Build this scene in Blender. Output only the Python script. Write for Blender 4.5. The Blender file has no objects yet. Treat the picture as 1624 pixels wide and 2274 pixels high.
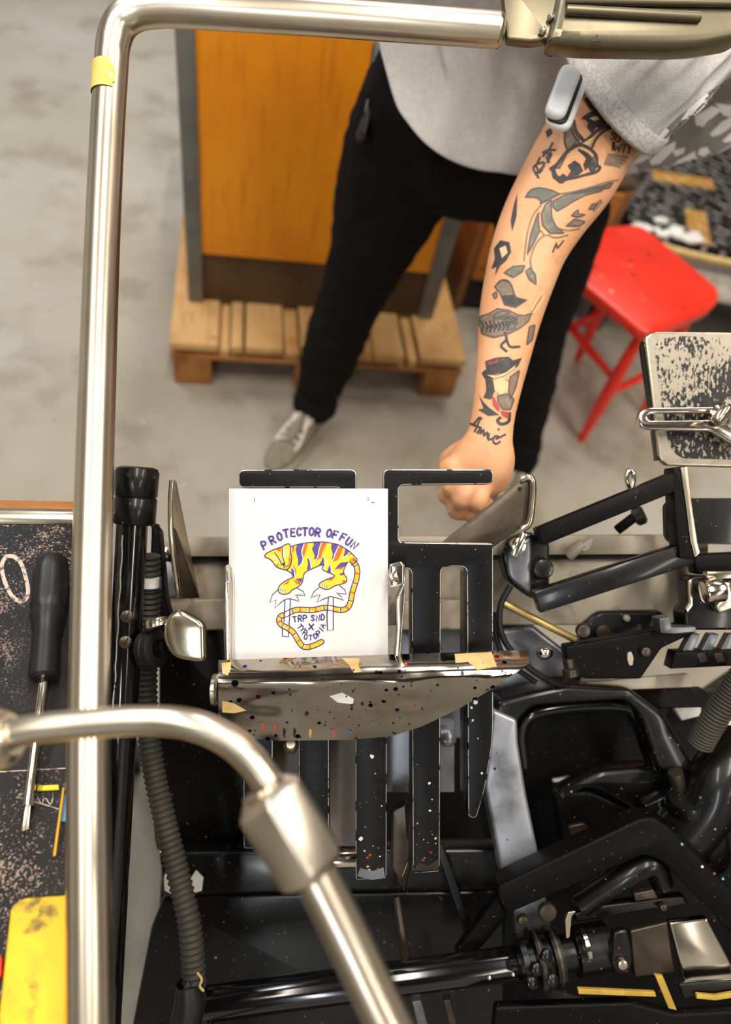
import bpy, bmesh, math, random
from mathutils import Vector, Matrix, noise
from mathutils.bvhtree import BVHTree
from mathutils.geometry import delaunay_2d_cdt

random.seed(7)
SC = bpy.context.scene
COL = SC.collection
V = Vector

# ------------------------------------------------------------------ camera
F = 1531.0                                   # focal length in pixels of the 1624x2274 frame
CX, CY = 812.0, 1137.0
Yc = V((-250, 2177, -1531)).normalized()     # world +Y seen from the camera
Zc = V((312, 1113, 1531)).normalized()       # world +Z seen from the camera
Zc = (Zc - Yc * Zc.dot(Yc)).normalized()
Xc = Yc.cross(Zc).normalized()
ROT = Matrix((Xc, Yc, Zc))                   # camera axes -> world axes
EYE = V((0, 0, 1.4))
cam = bpy.data.cameras.new('camera')
cam_o = bpy.data.objects.new('camera', cam)
COL.objects.link(cam_o)
m = ROT.to_4x4(); m.translation = EYE
cam_o.matrix_world = m
cam.sensor_fit = 'VERTICAL'; cam.sensor_height = 36.0; cam.sensor_width = 36.0 * 1624 / 2274
cam.lens = 36.0 * F / 2274
cam.clip_start = 0.01
cam.dof.use_dof = True; cam.dof.focus_distance = 0.645; cam.dof.aperture_fstop = 2.8
SC.camera = cam_o

# ------------------------------------------------------------------ light
SC.view_settings.view_transform = 'Standard'
SC.view_settings.look = 'None'
SC.view_settings.exposure = 0.36
SC.view_settings.gamma = 1.0
SC.cycles.max_bounces = 8
SC.cycles.use_denoising = True
world = bpy.data.worlds.new('room_air'); SC.world = world
world.use_nodes = True
world.node_tree.nodes['Background'].inputs[0].default_value = (1.0, 0.96, 0.9, 1)
world.node_tree.nodes['Background'].inputs[1].default_value = 0.25
WARM, COOL = (1.0, 0.93, 0.82), (0.90, 0.96, 1.0)
LAMPS = [(-1.3, 0.2, 30, WARM), (0.2, 0.2, 30, WARM), (1.7, 0.2, 30, WARM), (-1.6, 2.9, 48, COOL), (0.2, 2.9, 30, COOL), (1.7, 2.9, 30, WARM), (-0.95, -2.6, 30, COOL), (1.7, -2.2, 24, WARM)]  # strong cool lamp at back left stands in for daylight from that side
for lx, ly, pw, lc in LAMPS:
    L = bpy.data.lights.new('ceiling_lamp', 'AREA'); L.shape = 'RECTANGLE'
    L.size = 0.22; L.size_y = 1.7; L.energy = pw; L.color = lc
    lo = bpy.data.objects.new('ceiling_lamp', L); COL.objects.link(lo)
    lo.location = (lx, ly, 3.2)

# ------------------------------------------------------------------ points
def W(px, py, d):
    """pixel of the frame + distance along the lens axis -> place in the room"""
    return EYE + ROT @ V(((px - CX) * d / F, (CY - py) * d / F, -d))
def G(px, py, z):
    """pixel of the frame -> point on the level plane at height z"""
    r = ROT @ V((px - CX, CY - py, -F))
    return EYE + r * ((z - EYE.z) / r.z)
EX, EY, EZ = ROT @ V((1, 0, 0)), ROT @ V((0, 1, 0)), ROT @ V((0, 0, 1))   # axes of the sloping press head

# ------------------------------------------------------------------ materials
def lin(c):
    f = lambda u: u / 12.92 if u <= 0.04045 else ((u + 0.055) / 1.055) ** 2.4
    return tuple(f(x / 255.0) for x in c[:3]) + (1.0,)

class Mat:
    def __init__(s, name, col, rough=0.5, metal=0.0, coat=0.0, spec=0.5):
        s.m = bpy.data.materials.new(name); s.m.use_nodes = True
        s.nt = s.m.node_tree; s.b = s.nt.nodes['Principled BSDF']
        s.b.inputs['Roughness'].default_value = rough
        s.b.inputs['Metallic'].default_value = metal
        s.b.inputs['Coat Weight'].default_value = coat
        s.b.inputs['Coat Roughness'].default_value = 0.12
        s.b.inputs['Specular IOR Level'].default_value = spec
        rgb = s.nt.nodes.new('ShaderNodeRGB'); rgb.outputs[0].default_value = lin(col)
        s.c = rgb.outputs[0]
        tc = s.nt.nodes.new('ShaderNodeTexCoord'); s.co = tc.outputs['Object']
        s.out()
    def out(s):
        s.nt.links.new(s.c, s.b.inputs['Base Color'])
    def mapping(s, scale=(1, 1, 1), rot=(0, 0, 0), loc=(0, 0, 0)):
        mp = s.nt.nodes.new('ShaderNodeMapping')
        mp.inputs['Scale'].default_value = scale; mp.inputs['Rotation'].default_value = rot
        mp.inputs['Location'].default_value = loc
        s.nt.links.new(s.co, mp.inputs[0]); return mp.outputs[0]
    def noise(s, scale, detail=4, rough=0.6, vec=None, dist=0.0):
        n = s.nt.nodes.new('ShaderNodeTexNoise')
        n.inputs['Scale'].default_value = scale; n.inputs['Detail'].default_value = detail
        n.inputs['Roughness'].default_value = rough; n.inputs['Distortion'].default_value = dist
        s.nt.links.new(vec if vec is not None else s.co, n.inputs['Vector'])
        return n.outputs['Fac']
    def ramp(s, fac, a, b):
        r = s.nt.nodes.new('ShaderNodeMapRange'); r.interpolation_type = 'SMOOTHSTEP'
        r.inputs[1].default_value = a; r.inputs[2].default_value = b
        s.nt.links.new(fac, r.inputs[0]); return r.outputs[0]
    def math(s, op, a, b):
        n = s.nt.nodes.new('ShaderNodeMath'); n.operation = op
        for i, x in enumerate((a, b)):
            if isinstance(x, (int, float)): n.inputs[i].default_value = x
            else: s.nt.links.new(x, n.inputs[i])
        return n.outputs[0]
    def mix(s, fac, col, amount=1.0):
        mx = s.nt.nodes.new('ShaderNodeMix'); mx.data_type = 'RGBA'
        f = s.math('MULTIPLY', fac, amount) if amount != 1.0 else fac
        s.nt.links.new(f, mx.inputs[0]); s.nt.links.new(s.c, mx.inputs[6])
        if isinstance(col, tuple): mx.inputs[7].default_value = lin(col)
        else: s.nt.links.new(col, mx.inputs[7])
        s.c = mx.outputs[2]; s.out(); return s
    def var(s, scale, col, a=0.35, b=0.7, amount=1.0, vec=None, detail=4, dist=0.0):
        return s.mix(s.ramp(s.noise(scale, detail, vec=vec, dist=dist), a, b), col, amount)
    def specks(s, scale, r, cols, keep=0.5, vec=None):
        """droplets: one random colour per voronoi cell, only some cells"""
        v = s.nt.nodes.new('ShaderNodeTexVoronoi'); v.inputs['Scale'].default_value = scale
        s.nt.links.new(vec if vec is not None else s.co, v.inputs['Vector'])
        sep = s.nt.nodes.new('ShaderNodeSeparateColor'); s.nt.links.new(v.outputs['Color'], sep.inputs[0])
        near = s.math('LESS_THAN', v.outputs['Distance'], s.math('MULTIPLY', sep.outputs[2], r))
        some = s.math('LESS_THAN', sep.outputs[1], keep)
        cr = s.nt.nodes.new('ShaderNodeValToRGB'); cr.color_ramp.interpolation = 'CONSTANT'
        el = cr.color_ramp.elements
        while len(el) < len(cols): el.new(0.5)
        for i, c in enumerate(cols):
            el[i].position = i / len(cols); el[i].color = lin(c)
        s.nt.links.new(sep.outputs[0], cr.inputs[0])
        return s.mix(s.math('MULTIPLY', near, some), cr.outputs[0])
    def bump(s, scale, strength, dist=0.002, vec=None, detail=4):
        b = s.nt.nodes.new('ShaderNodeBump'); b.inputs['Strength'].default_value = strength
        b.inputs['Distance'].default_value = dist
        s.nt.links.new(s.noise(scale, detail, vec=vec), b.inputs['Height'])
        s.nt.links.new(b.outputs[0], s.b.inputs['Normal']); return s
    def roughvar(s, scale, lo, hi, vec=None):
        r = s.nt.nodes.new('ShaderNodeMapRange'); r.inputs[3].default_value = lo; r.inputs[4].default_value = hi
        s.nt.links.new(s.noise(scale, 5, vec=vec), r.inputs[0]); s.nt.links.new(r.outputs[0], s.b.inputs['Roughness']); return s

MT = {}
def D(k, *a, **kw):
    MT[k] = Mat(k, *a, **kw); return MT[k]
D('gloss_black', (12, 11, 12), 0.2, 0.0, 0.5, 0.6).var(30, (40, 34, 30), 0.6, 0.7, 0.6).roughvar(20, 0.08, 0.22)
D('dull_steel', (128, 120, 100), 0.4, 1.0).var(16, (108, 100, 82), 0.45, 0.75).bump(160, 0.04)
D('rail_steel', (226, 214, 196), 0.3, 1.0).var(9, (196, 180, 156), 0.45, 0.75, 0.6)
D('concrete', (164, 154, 138), 0.75).var(1.6, (180, 174, 164), amount=0.8).var(4.5, (134, 120, 102), 0.48, 0.72, 0.75).var(90, (160, 150, 140), 0.4, 0.8, 0.3).specks(26, 0.10, [(120, 108, 95), (215, 210, 200)], 0.25).bump(60, 0.15)
D('plaster', (200, 196, 188), 0.9).var(3, (188, 184, 176))
D('ceiling_paint', (84, 80, 76), 0.9).var(3, (76, 72, 68))
D('chrome', (222, 214, 200), 0.13, 1.0).roughvar(30, 0.10, 0.2).var(25, (190, 176, 156), 0.5, 0.8, 0.5)
D('satin_steel', (208, 197, 178), 0.26, 1.0).roughvar(20, 0.2, 0.34).var(9, (160, 146, 124), 0.45, 0.75, 0.6)
D('nickel', (205, 194, 172), 0.2, 1.0).var(40, (170, 152, 120), 0.5, 0.8, 0.5).bump(90, 0.05)
D('spattered_chrome', (172, 163, 151), 0.1, 1.0).roughvar(30, 0.06, 0.16).var(9, (120, 110, 98), 0.42, 0.7, 0.7)
t = MT['spattered_chrome']; t.bump(16, 0.5, 0.006, detail=1); t.specks(160, 0.42, [(25, 25, 32), (25, 25, 32), (20, 20, 24), (150, 25, 30), (30, 50, 120), (30, 28, 30)], 0.34).specks(70, 0.28, [(28, 28, 32), (160, 40, 40), (40, 60, 40)], 0.14)
D('black_enamel', (8, 7, 7), 0.2, 0.0, 0.25, 0.3).var(7, (24, 20, 18), 0.45, 0.75, 0.5).specks(130, 0.2, [(170, 162, 150), (130, 48, 34), (160, 130, 64), (110, 110, 118), (60, 56, 52)], 0.12).specks(240, 0.26, [(110, 104, 98), (70, 64, 58), (90, 84, 78)], 0.2).roughvar(16, 0.22, 0.5)
D('black_casting', (7, 6, 6), 0.42, 0, 0, 0.13).var(5, (18, 15, 13), 0.45, 0.75, 0.6).specks(130, 0.2, [(130, 122, 110), (90, 80, 70), (90, 40, 30)], 0.1).specks(260, 0.26, [(80, 74, 68), (56, 50, 46)], 0.2).roughvar(14, 0.3, 0.6)
D('fork_black', (10, 9, 10), 0.36, 0.0, 0.0, 0.2).var(14, (34, 30, 28), 0.52, 0.75, 0.5).specks(120, 0.22, [(200, 194, 184), (170, 130, 60), (120, 60, 50), (120, 120, 128)], 0.035).specks(330, 0.28, [(90, 86, 82), (60, 56, 52)], 0.15).roughvar(24, 0.28, 0.5)
D('bare_edge', (215, 212, 206), 0.3, 0.9).var(80, (40, 38, 38), 0.55, 0.62)
D('leg_steel', (172, 174, 182), 0.34, 0.7).var(9, (60, 60, 66), 0.5, 0.75).specks(170, 0.3, [(30, 34, 50), (30, 30, 36), (40, 44, 60)], 0.2)
D('grey_blue_steel', (120, 121, 126), 0.32, 0.6).var(11, (52, 52, 56), 0.42, 0.72).specks(120, 0.25, [(30, 34, 50), (30, 30, 36)], 0.15)
D('dark_steel', (84, 74, 64), 0.34, 0.75).var(12, (52, 45, 39), 0.4, 0.75).var(70, (110, 98, 84), 0.55, 0.8, 0.4)
D('cast_beige', (176, 164, 146), 0.55, 0.25).var(9, (116, 98, 76), 0.45, 0.7, 0.8).var(40, (90, 78, 64), 0.55, 0.75, 0.6)
D('taupe_panel', (116, 104, 96), 0.5, 0.2).var(9, (92, 82, 75), 0.4, 0.7)
t = D('worn_table', (20, 17, 17), 0.45, 0.0, 0, 0.25)
fw = t.math('ADD', t.math('MULTIPLY', t.noise(520, 3), 0.62), t.math('MULTIPLY', t.noise(26, 3), 0.38))
t.mix(t.ramp(fw, 0.545, 0.575), (176, 150, 132), 0.8)
t.var(5, (30, 26, 25), 0.42, 0.62).specks(260, 0.22, [(200, 180, 160), (180, 160, 150)], 0.4)
t.mix(t.ramp(t.noise(40, 6, vec=t.mapping((9, 1, 1), (0, 0, 0.7))), 0.66, 0.70), (150, 135, 120), 0.5)
D('bare_plate', (168, 157, 140), 0.45, 0.2).var(60, (146, 136, 120), 0.45, 0.75)
t = D('worn_plate', (168, 157, 140), 0.45, 0.2)
fac = t.ramp(t.math('ADD', t.math('MULTIPLY', t.noise(330, 4, vec=t.mapping((1, 0.5, 0.5))), 0.5), t.math('MULTIPLY', t.noise(17, 3), 0.5)), 0.48, 0.50)
t.mix(fac, (22, 20, 20))
D('cement_rubber', (56, 51, 42), 0.65).var(12, (36, 32, 27), 0.4, 0.7)
D('black_rubber', (16, 15, 15), 0.45).var(40, (34, 32, 30), 0.4, 0.8, 0.6)
D('handle_plastic', (26, 22, 22), 0.4).var(60, (44, 38, 36), 0.5, 0.8, 0.5)
t = D('pallet_wood', (216, 172, 112), 0.7); t.var(5, (188, 134, 80), 0.4, 0.7).mix(t.ramp(t.noise(14, 5, vec=t.mapping((5, 0.5, 4))), 0.5, 0.75), (150, 100, 52), 0.7).specks(20, 0.12, [(226, 206, 176), (120, 78, 40)], 0.35)
t = D('pallet_end', (180, 122, 62), 0.75); t.var(9, (140, 88, 40), 0.4, 0.7).bump(60, 0.3)
t = D('orange_board', (236, 146, 8), 0.5); t.var(3, (222, 130, 6), 0.4, 0.7).mix(t.ramp(t.noise(8, 5, vec=t.mapping((7, 1, 0.6))), 0.52, 0.75), (186, 104, 6), 0.7).specks(40, 0.2, [(120, 74, 10), (226, 190, 130), (100, 60, 14)], 0.1)
t = D('dark_board', (86, 62, 36), 0.6); t.var(6, (60, 42, 26), 0.4, 0.7)
D('grey_paint', (118, 118, 112), 0.5, 0.2).var(8, (100, 100, 96)).specks(30, 0.1, [(150, 148, 140)], 0.3)
t = D('box_wood', (176, 112, 40), 0.6); t.mix(t.ramp(t.noise(10, 5, vec=t.mapping((0.7, 4, 6))), 0.45, 0.75), (126, 74, 24), 0.8)
t = D('box_brown', (128, 84, 42), 0.65); t.mix(t.ramp(t.noise(8, 5, vec=t.mapping((4, 0.6, 4))), 0.45, 0.75), (92, 58, 30), 0.8)
D('black_and_shade', (24, 20, 18), 0.8).var(5, (34, 28, 24))  # table black, also used as painted shade in gaps and holes
D('red_paint', (240, 50, 26), 0.38, 0.0, 0.3).var(6, (228, 36, 18), 0.4, 0.7).specks(48, 0.34, [(130, 18, 24), (248, 150, 120), (110, 24, 36), (236, 110, 80)], 0.2).bump(40, 0.05)
D('denim', (27, 24, 25), 0.95, 0, 0, 0.1).var(9, (34, 29, 30), 0.45, 0.75).var(300, (22, 20, 21), 0.4, 0.6, 0.6).bump(500, 0.25, 0.0008)
t = D('heather', (200, 197, 196), 0.95); t.var(700, (164, 160, 159), 0.42, 0.62, 0.7).var(90, (212, 208, 207), 0.45, 0.7, 0.4); t.bump(420, 0.25, 0.0008)
D('heather_rib', (206, 203, 202), 0.95).var(300, (160, 156, 154), 0.42, 0.62, 0.7)
D('shirt_print', (228, 222, 220), 0.8).var(120, (200, 194, 192), 0.5, 0.75, 0.5)
D('shirt_print_grey', (132, 127, 126), 0.9).var(300, (112, 108, 107), 0.42, 0.62, 0.6)
t = D('skin', (226, 164, 118), 0.5); t.var(14, (232, 176, 132), 0.4, 0.7).var(40, (206, 136, 98), 0.45, 0.8, 0.7); t.bump(300, 0.15, 0.0006)
t.b.inputs['Subsurface Weight'].default_value = 0.08; t.b.inputs['Subsurface Radius'].default_value = (0.01, 0.004, 0.002)
D('nail', (226, 176, 150), 0.3)
D('hair', (52, 36, 26), 0.7).bump(120, 0.5)
D('ink_black', (58, 54, 56), 0.6).var(120, (88, 80, 78), 0.45, 0.75, 0.6)
D('ink_grey', (128, 108, 92), 0.6).var(120, (160, 138, 116), 0.45, 0.7, 0.7)
D('ink_teal', (104, 106, 98), 0.6).var(90, (158, 140, 118), 0.45, 0.7, 0.7)
D('ink_line', (86, 78, 76), 0.6)
D('ink_red', (176, 66, 62), 0.6)
D('ink_cream', (222, 190, 140), 0.6)
D('shoe_suede', (140, 130, 110), 0.9).var(40, (120, 112, 94), 0.4, 0.7).bump(300, 0.2)
D('shoe_sole', (196, 190, 178), 0.7)
D('lace', (232, 224, 210), 0.85)
D('device_white', (226, 228, 232), 0.35)
D('device_black', (26, 24, 26), 0.4)
D('paper', (226, 224, 223), 0.7)
D('print_violet', (92, 70, 150), 0.6).var(200, (80, 58, 140), 0.4, 0.7, 0.6)
D('print_line', (58, 42, 108), 0.6)
D('print_yellow', (253, 208, 36), 0.6)
D('print_tail', (243, 188, 20), 0.6)
D('print_orange', (250, 104, 32), 0.6)
D('print_white', (240, 238, 234), 0.6)
D('tape_yellow', (226, 204, 110), 0.7).var(40, (220, 196, 96), 0.4, 0.7)
D('tape_old', (206, 176, 118), 0.7).var(60, (186, 150, 90), 0.4, 0.7)
D('yellow_sheet', (244, 194, 4), 0.5).var(26, (214, 172, 16), 0.42, 0.65, 0.8).var(30, (84, 72, 22), 0.53, 0.66, 0.85)
D('yellow_plastic', (246, 218, 34), 0.45)
D('amber_plastic', (246, 176, 36), 0.45)
D('blue_card', (96, 160, 196), 0.6)
D('mustard', (196, 160, 64), 0.45).var(40, (170, 134, 50))
D('rust_red', (150, 52, 30), 0.5)
D('blue_paint', (70, 84, 150), 0.5)
D('chalk', (214, 190, 176), 0.9).var(140, (60, 52, 50), 0.52, 0.62, 0.8)
D('brass', (196, 168, 110), 0.35, 0.8)
D('white_rag', (226, 222, 214), 0.8).var(30, (190, 186, 180))
t = D('wrap_black', (18, 16, 16), 0.5, 0, 0, 0.2)
mp = t.mapping((1, 1, 1), (0, 0, 0.85))
sp = t.nt.nodes.new('ShaderNodeSeparateXYZ'); t.nt.links.new(mp, sp.inputs[0])
row = t.math('FRACT', t.math('MULTIPLY', sp.outputs[1], 27.0), 0)
inrow = t.math('MULTIPLY', t.math('GREATER_THAN', row, 0.3), t.math('LESS_THAN', row, 0.58))
word = t.ramp(t.noise(11, 1, vec=t.mapping((1, 4, 1), (0, 0, 0.85))), 0.46, 0.5)
glyph = t.ramp(t.noise(190, 1, vec=t.mapping((1, 0.4, 1), (0, 0, 0.85))), 0.40, 0.46)
t.mix(t.math('MULTIPLY', t.math('MULTIPLY', inrow, word), glyph), (180, 172, 164), 0.7)
D('paper_edge', (220, 214, 206), 0.8).var(60, (180, 172, 164), 0.45, 0.65, vec=MT['paper'].co if False else None)
D('tape_brown', (160, 114, 50), 0.5).var(30, (196, 164, 110), 0.5, 0.7)
def mat(k): return MT[k].m

# ------------------------------------------------------------------ mesh tools
def link(name, me, mk, parent=None, smooth=40):
    o = bpy.data.objects.new(name, me); COL.objects.link(o)
    ks = mk if isinstance(mk, (list, tuple)) else [mk]
    if not me.materials:
        for k in ks: me.materials.append(mat(k))
    if smooth:
        me.shade_smooth()
        me.set_sharp_from_angle(angle=math.radians(smooth))
    if parent is not None:
        o.parent = parent
        o.matrix_parent_inverse = parent_world(parent).inverted()
    return o
def parent_world(p):
    mw = Matrix.Translation(p.location)
    return mw if p.parent is None else Matrix.Identity(4) if p.type != 'EMPTY' else mw
def from_data(vs, fs):
    me = bpy.data.meshes.new('m'); me.from_pydata([tuple(v) for v in vs], [], fs); me.update(); return me
def fix_normals(me):
    bm = bmesh.new(); bm.from_mesh(me); bmesh.ops.remove_doubles(bm, verts=bm.verts, dist=1e-6)
    bmesh.ops.recalc_face_normals(bm, faces=bm.faces); bm.to_mesh(me); bm.free(); return me
def tag(o, label, cat, group=None, kind=None):
    o['label'] = label; o['category'] = cat
    if group: o['group'] = group
    if kind: o['kind'] = kind
    return o
def thing(name, label, cat, loc=(0, 0, 0), group=None):
    o = bpy.data.objects.new(name, None); COL.objects.link(o)
    o.location = loc; o.empty_display_size = 0.05
    return tag(o, label, cat, group)
def struct(o):
    o['kind'] = 'structure'; return o
def join(parts):
    """several meshes that are ONE piece -> one mesh"""
    bm = bmesh.new()
    for me in parts: bm.from_mesh(me)
    me = bpy.data.meshes.new('m'); bm.to_mesh(me); bm.free(); return me

def smooth_path(pts, n=8):
    pts = [V(p) for p in pts]
    if len(pts) < 3: return [pts[0].lerp(pts[-1], i / n) for i in range(n + 1)]
    out = []
    P = [pts[0] * 2 - pts[1]] + pts + [pts[-1] * 2 - pts[-2]]
    for i in range(1, len(P) - 2):
        a, b, c, d = P[i - 1], P[i], P[i + 1], P[i + 2]
        for k in range(n):
            t = k / n
            out.append(0.5 * ((2 * b) + (c - a) * t + (2 * a - 5 * b + 4 * c - d) * t * t + (3 * b - a - 3 * c + d) * t ** 3))
    out.append(pts[-1]); return out
def tube_me(path, r, seg=20, caps=True):
    path = [V(p) for p in path]; n = len(path)
    rr = r if isinstance(r, (list, tuple)) else [r] * n
    vs, fs = [], []
    t0 = (path[1] - path[0]).normalized()
    a = t0.orthogonal().normalized()
    for i in range(n):
        t = ((path[min(i + 1, n - 1)] - path[max(i - 1, 0)])).normalized()
        a = (a - t * a.dot(t)).normalized(); b = t.cross(a)
        for k in range(seg):
            th = 2 * math.pi * k / seg
            vs.append(path[i] + (a * math.cos(th) + b * math.sin(th)) * rr[i])
    for i in range(n - 1):
        for k in range(seg):
            k2 = (k + 1) % seg
            fs.append((i * seg + k, i * seg + k2, (i + 1) * seg + k2, (i + 1) * seg + k))
    if caps:
        fs.append(tuple(range(seg))[::-1]); fs.append(tuple((n - 1) * seg + k for k in range(seg)))
    return from_data(vs, fs)
def lathe_me(p0, p1, prof, seg=28):
    """prof: (fraction along p0->p1, radius)"""
    p0, p1 = V(p0), V(p1); t = (p1 - p0); ax = t.normalized(); a = ax.orthogonal().normalized(); b = ax.cross(a)
    vs, fs = [], []
    for f, r in prof:
        for k in range(seg):
            th = 2 * math.pi * k / seg
            vs.append(p0 + t * f + (a * math.cos(th) + b * math.sin(th)) * max(r, 1e-5))
    n = len(prof)
    for i in range(n - 1):
        for k in range(seg):
            k2 = (k + 1) % seg
            fs.append((i * seg + k, i * seg + k2, (i + 1) * seg + k2, (i + 1) * seg + k))
    fs.append(tuple(range(seg))[::-1]); fs.append(tuple((n - 1) * seg + k for k in range(seg)))
    return from_data(vs, fs)
def cyl_me(p0, p1, r, bev=0.0, seg=28):
    L = (V(p1) - V(p0)).length; f = min(0.45, bev / L) if bev else 0
    prof = [(0, r), (1, r)] if not bev else [(0, r - bev), (f * 0.3, r - bev * 0.3), (f, r), (1 - f, r), (1 - f * 0.3, r - bev * 0.3), (1, r - bev)]
    return lathe_me(p0, p1, prof, seg)
def bevel_me(me, w, seg=2):
    bm = bmesh.new(); bm.from_mesh(me)
    bmesh.ops.remove_doubles(bm, verts=bm.verts, dist=1e-6)
    bmesh.ops.recalc_face_normals(bm, faces=bm.faces)
    es = [e for e in bm.edges if len(e.link_faces) == 2 and e.calc_face_angle(0) > 0.5]
    bmesh.ops.bevel(bm, geom=es, offset=w, segments=seg, affect='EDGES', profile=0.5, clamp_overlap=True)
    bm.to_mesh(me); bm.free(); return me
def hexa_me(c, bev=0.0):
    """eight corners: bottom four then top four"""
    me = from_data(c, [(0, 3, 2, 1), (4, 5, 6, 7), (0, 1, 5, 4), (1, 2, 6, 5), (2, 3, 7, 6), (3, 0, 4, 7)])
    return bevel_me(me, bev) if bev else fix_normals(me)
def box_me(lo, hi, bev=0.0, rz=0.0, piv=None):
    (x0, y0, z0), (x1, y1, z1) = lo, hi
    c = [V((x0, y0, z0)), V((x1, y0, z0)), V((x1, y1, z0)), V((x0, y1, z0)), V((x0, y0, z1)), V((x1, y0, z1)), V((x1, y1, z1)), V((x0, y1, z1))]
    if rz:
        piv = V(piv) if piv else (c[0] + c[6]) / 2
        R = Matrix.Rotation(rz, 3, 'Z'); c = [piv + R @ (p - piv) for p in c]
    return hexa_me(c, bev)
def bar_me(p0, p1, w, h, up=None, bev=0.0, w1=None):
    """bar from p0 to p1, w across, h along the up axis"""
    p0, p1 = V(p0), V(p1); t = (p1 - p0).normalized(); up = V(up) if up is not None else EZ
    up = (up - t * up.dot(t)).normalized(); s = t.cross(up); w1 = w1 or w
    c = [p0 - s * w / 2 - up * h / 2, p0 + s * w / 2 - up * h / 2, p1 + s * w1 / 2 - up * h / 2, p1 - s * w1 / 2 - up * h / 2]
    return hexa_me(c + [q + up * h for q in c], bev)
def round_poly(pts, r, n=5):
    out = []; N = len(pts)
    for i in range(N):
        p, a, b = V(pts[i][:2]), V(pts[i - 1][:2]), V(pts[(i + 1) % N][:2])
        rr = pts[i][2] if len(pts[i]) > 2 else r
        la, lb = (a - p).length, (b - p).length
        q = min(rr, la * 0.48, lb * 0.48)
        if q < 0.3: out.append(p); continue
        A, B = p + (a - p).normalized() * q, p + (b - p).normalized() * q
        for k in range(n + 1):
            t = k / n; out.append(A * (1 - t) ** 2 + p * 2 * t * (1 - t) + B * t * t)
    return out
def prism_me(loops, th, bev, frame):
    """2-D loops (metres, holes nested) -> solid with bevelled rims, front face at frame's z = 0"""
    cu = bpy.data.curves.new('c', 'CURVE'); cu.dimensions = '2D'; cu.fill_mode = 'BOTH'
    for lp in loops:
        sp = cu.splines.new('POLY'); sp.points.add(len(lp) - 1)
        for q, p in zip(sp.points, lp): q.co = (p[0], p[1], 0, 1)
        sp.use_cyclic_u = True
    cu.extrude = max(th / 2 - bev, 1e-5); cu.bevel_depth = bev; cu.bevel_resolution = 2; cu.offset = -bev
    o = bpy.data.objects.new('c', cu)
    me = bpy.data.meshes.new_from_object(o); bpy.data.objects.remove(o); bpy.data.curves.remove(cu)
    me.materials.clear()
    me.transform(frame @ Matrix.Translation((0, 0, -th / 2)))
    for p in me.polygons: p.material_index = 0
    return fix_normals(me)
def frame_at(o, x, y, z):
    mm = Matrix((x, y, z)).transposed().to_4x4(); mm.translation = o; return mm
def plate_me(pts, d, th, r=4, bev=0.0008, holes=(), tilt=None):
    """plate lying in the sloping plane of the press head at depth d; outlines read off the frame.
    tilt = (d per px in x, d per px in y about the plate's own middle)"""
    s = d / F
    f = lambda lp, rr: [V(((p.x - CX) * s, (CY - p.y) * s)) for p in round_poly(lp, rr)]
    fr = frame_at(EYE - EZ * d, EX, EY, EZ)
    return prism_me([f(pts, r)] + [f(h, r) for h in holes], th, bev, fr)
def quad_plate_me(corners, th, bev=0.001, n=None):
    """flat plate through 3-D corners, thickness th away from the viewer side"""
    c = [V(p) for p in corners]
    nn = (c[1] - c[0]).cross(c[-1] - c[0]).normalized() if n is None else V(n).normalized()
    if nn.dot(EYE - c[0]) < 0: nn = -nn
    N = len(c)
    vs = c + [p - nn * th for p in c]
    fs = [tuple(range(N)), tuple(range(2 * N - 1, N - 1, -1))] + [(i, (i + 1) % N, N + (i + 1) % N, N + i) for i in range(N)]
    me = from_data(vs, fs)
    return bevel_me(me, bev) if bev else fix_normals(me)
def ball_me(c, r, seg=20, scale=(1, 1, 1)):
    bm = bmesh.new(); bmesh.ops.create_uvsphere(bm, u_segments=seg, v_segments=seg // 2 + 2, radius=1)
    for v in bm.verts: v.co = V(c) + V((v.co.x * r * scale[0], v.co.y * r * scale[1], v.co.z * r * scale[2]))
    me = bpy.data.meshes.new('m'); bm.to_mesh(me); bm.free(); return me
def loft_me(rings, caps=True):
    n = len(rings[0]); vs = [p for r in rings for p in r]; fs = []
    for i in range(len(rings) - 1):
        for k in range(n):
            k2 = (k + 1) % n
            fs.append((i * n + k, i * n + k2, (i + 1) * n + k2, (i + 1) * n + k))
    if caps:
        fs.append(tuple(range(n))[::-1]); fs.append(tuple((len(rings) - 1) * n + k for k in range(n)))
    return from_data(vs, fs)
def limb_me(keys, wdir, n=6, seg=28, caps=True):
    """keys: (point, half width along wdir, half depth)"""
    pts = smooth_path([k[0] for k in keys], n)
    ra = smooth_path([(k[1], k[2], 0) for k in keys], n)
    rings = []
    for i, p in enumerate(pts):
        t = (pts[min(i + 1, len(pts) - 1)] - pts[max(i - 1, 0)]).normalized()
        a = V(wdir); a = (a - t * a.dot(t)).normalized(); b = t.cross(a)
        rings.append([p + a * math.cos(2 * math.pi * k / seg) * ra[i].x + b * math.sin(2 * math.pi * k / seg) * ra[i].y for k in range(seg)])
    if caps:
        def dome(ring, c, out):
            e = []
            for f, h in ((0.75, 0.6), (0.4, 0.9)):
                rad = sum((q - c).length for q in ring) / len(ring)
                e.append([c + (q - c) * f + out * rad * h * 0.6 for q in ring])
            return e
        t0 = (pts[0] - pts[1]).normalized(); t1 = (pts[-1] - pts[-2]).normalized()
        rings = dome(rings[0], pts[0], t0)[::-1] + rings + dome(rings[-1], pts[-1], t1)
    return fix_normals(loft_me(rings, True))
def modified(me, mods):
    o = bpy.data.objects.new('tmp', me); COL.objects.link(o)
    for typ, kw in mods:
        md = o.modifiers.new(typ, typ)
        for k, v in kw.items(): setattr(md, k, v)
    dg = bpy.context.evaluated_depsgraph_get()
    r = bpy.data.meshes.new_from_object(o.evaluated_get(dg))
    bpy.data.objects.remove(o); return r
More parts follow.
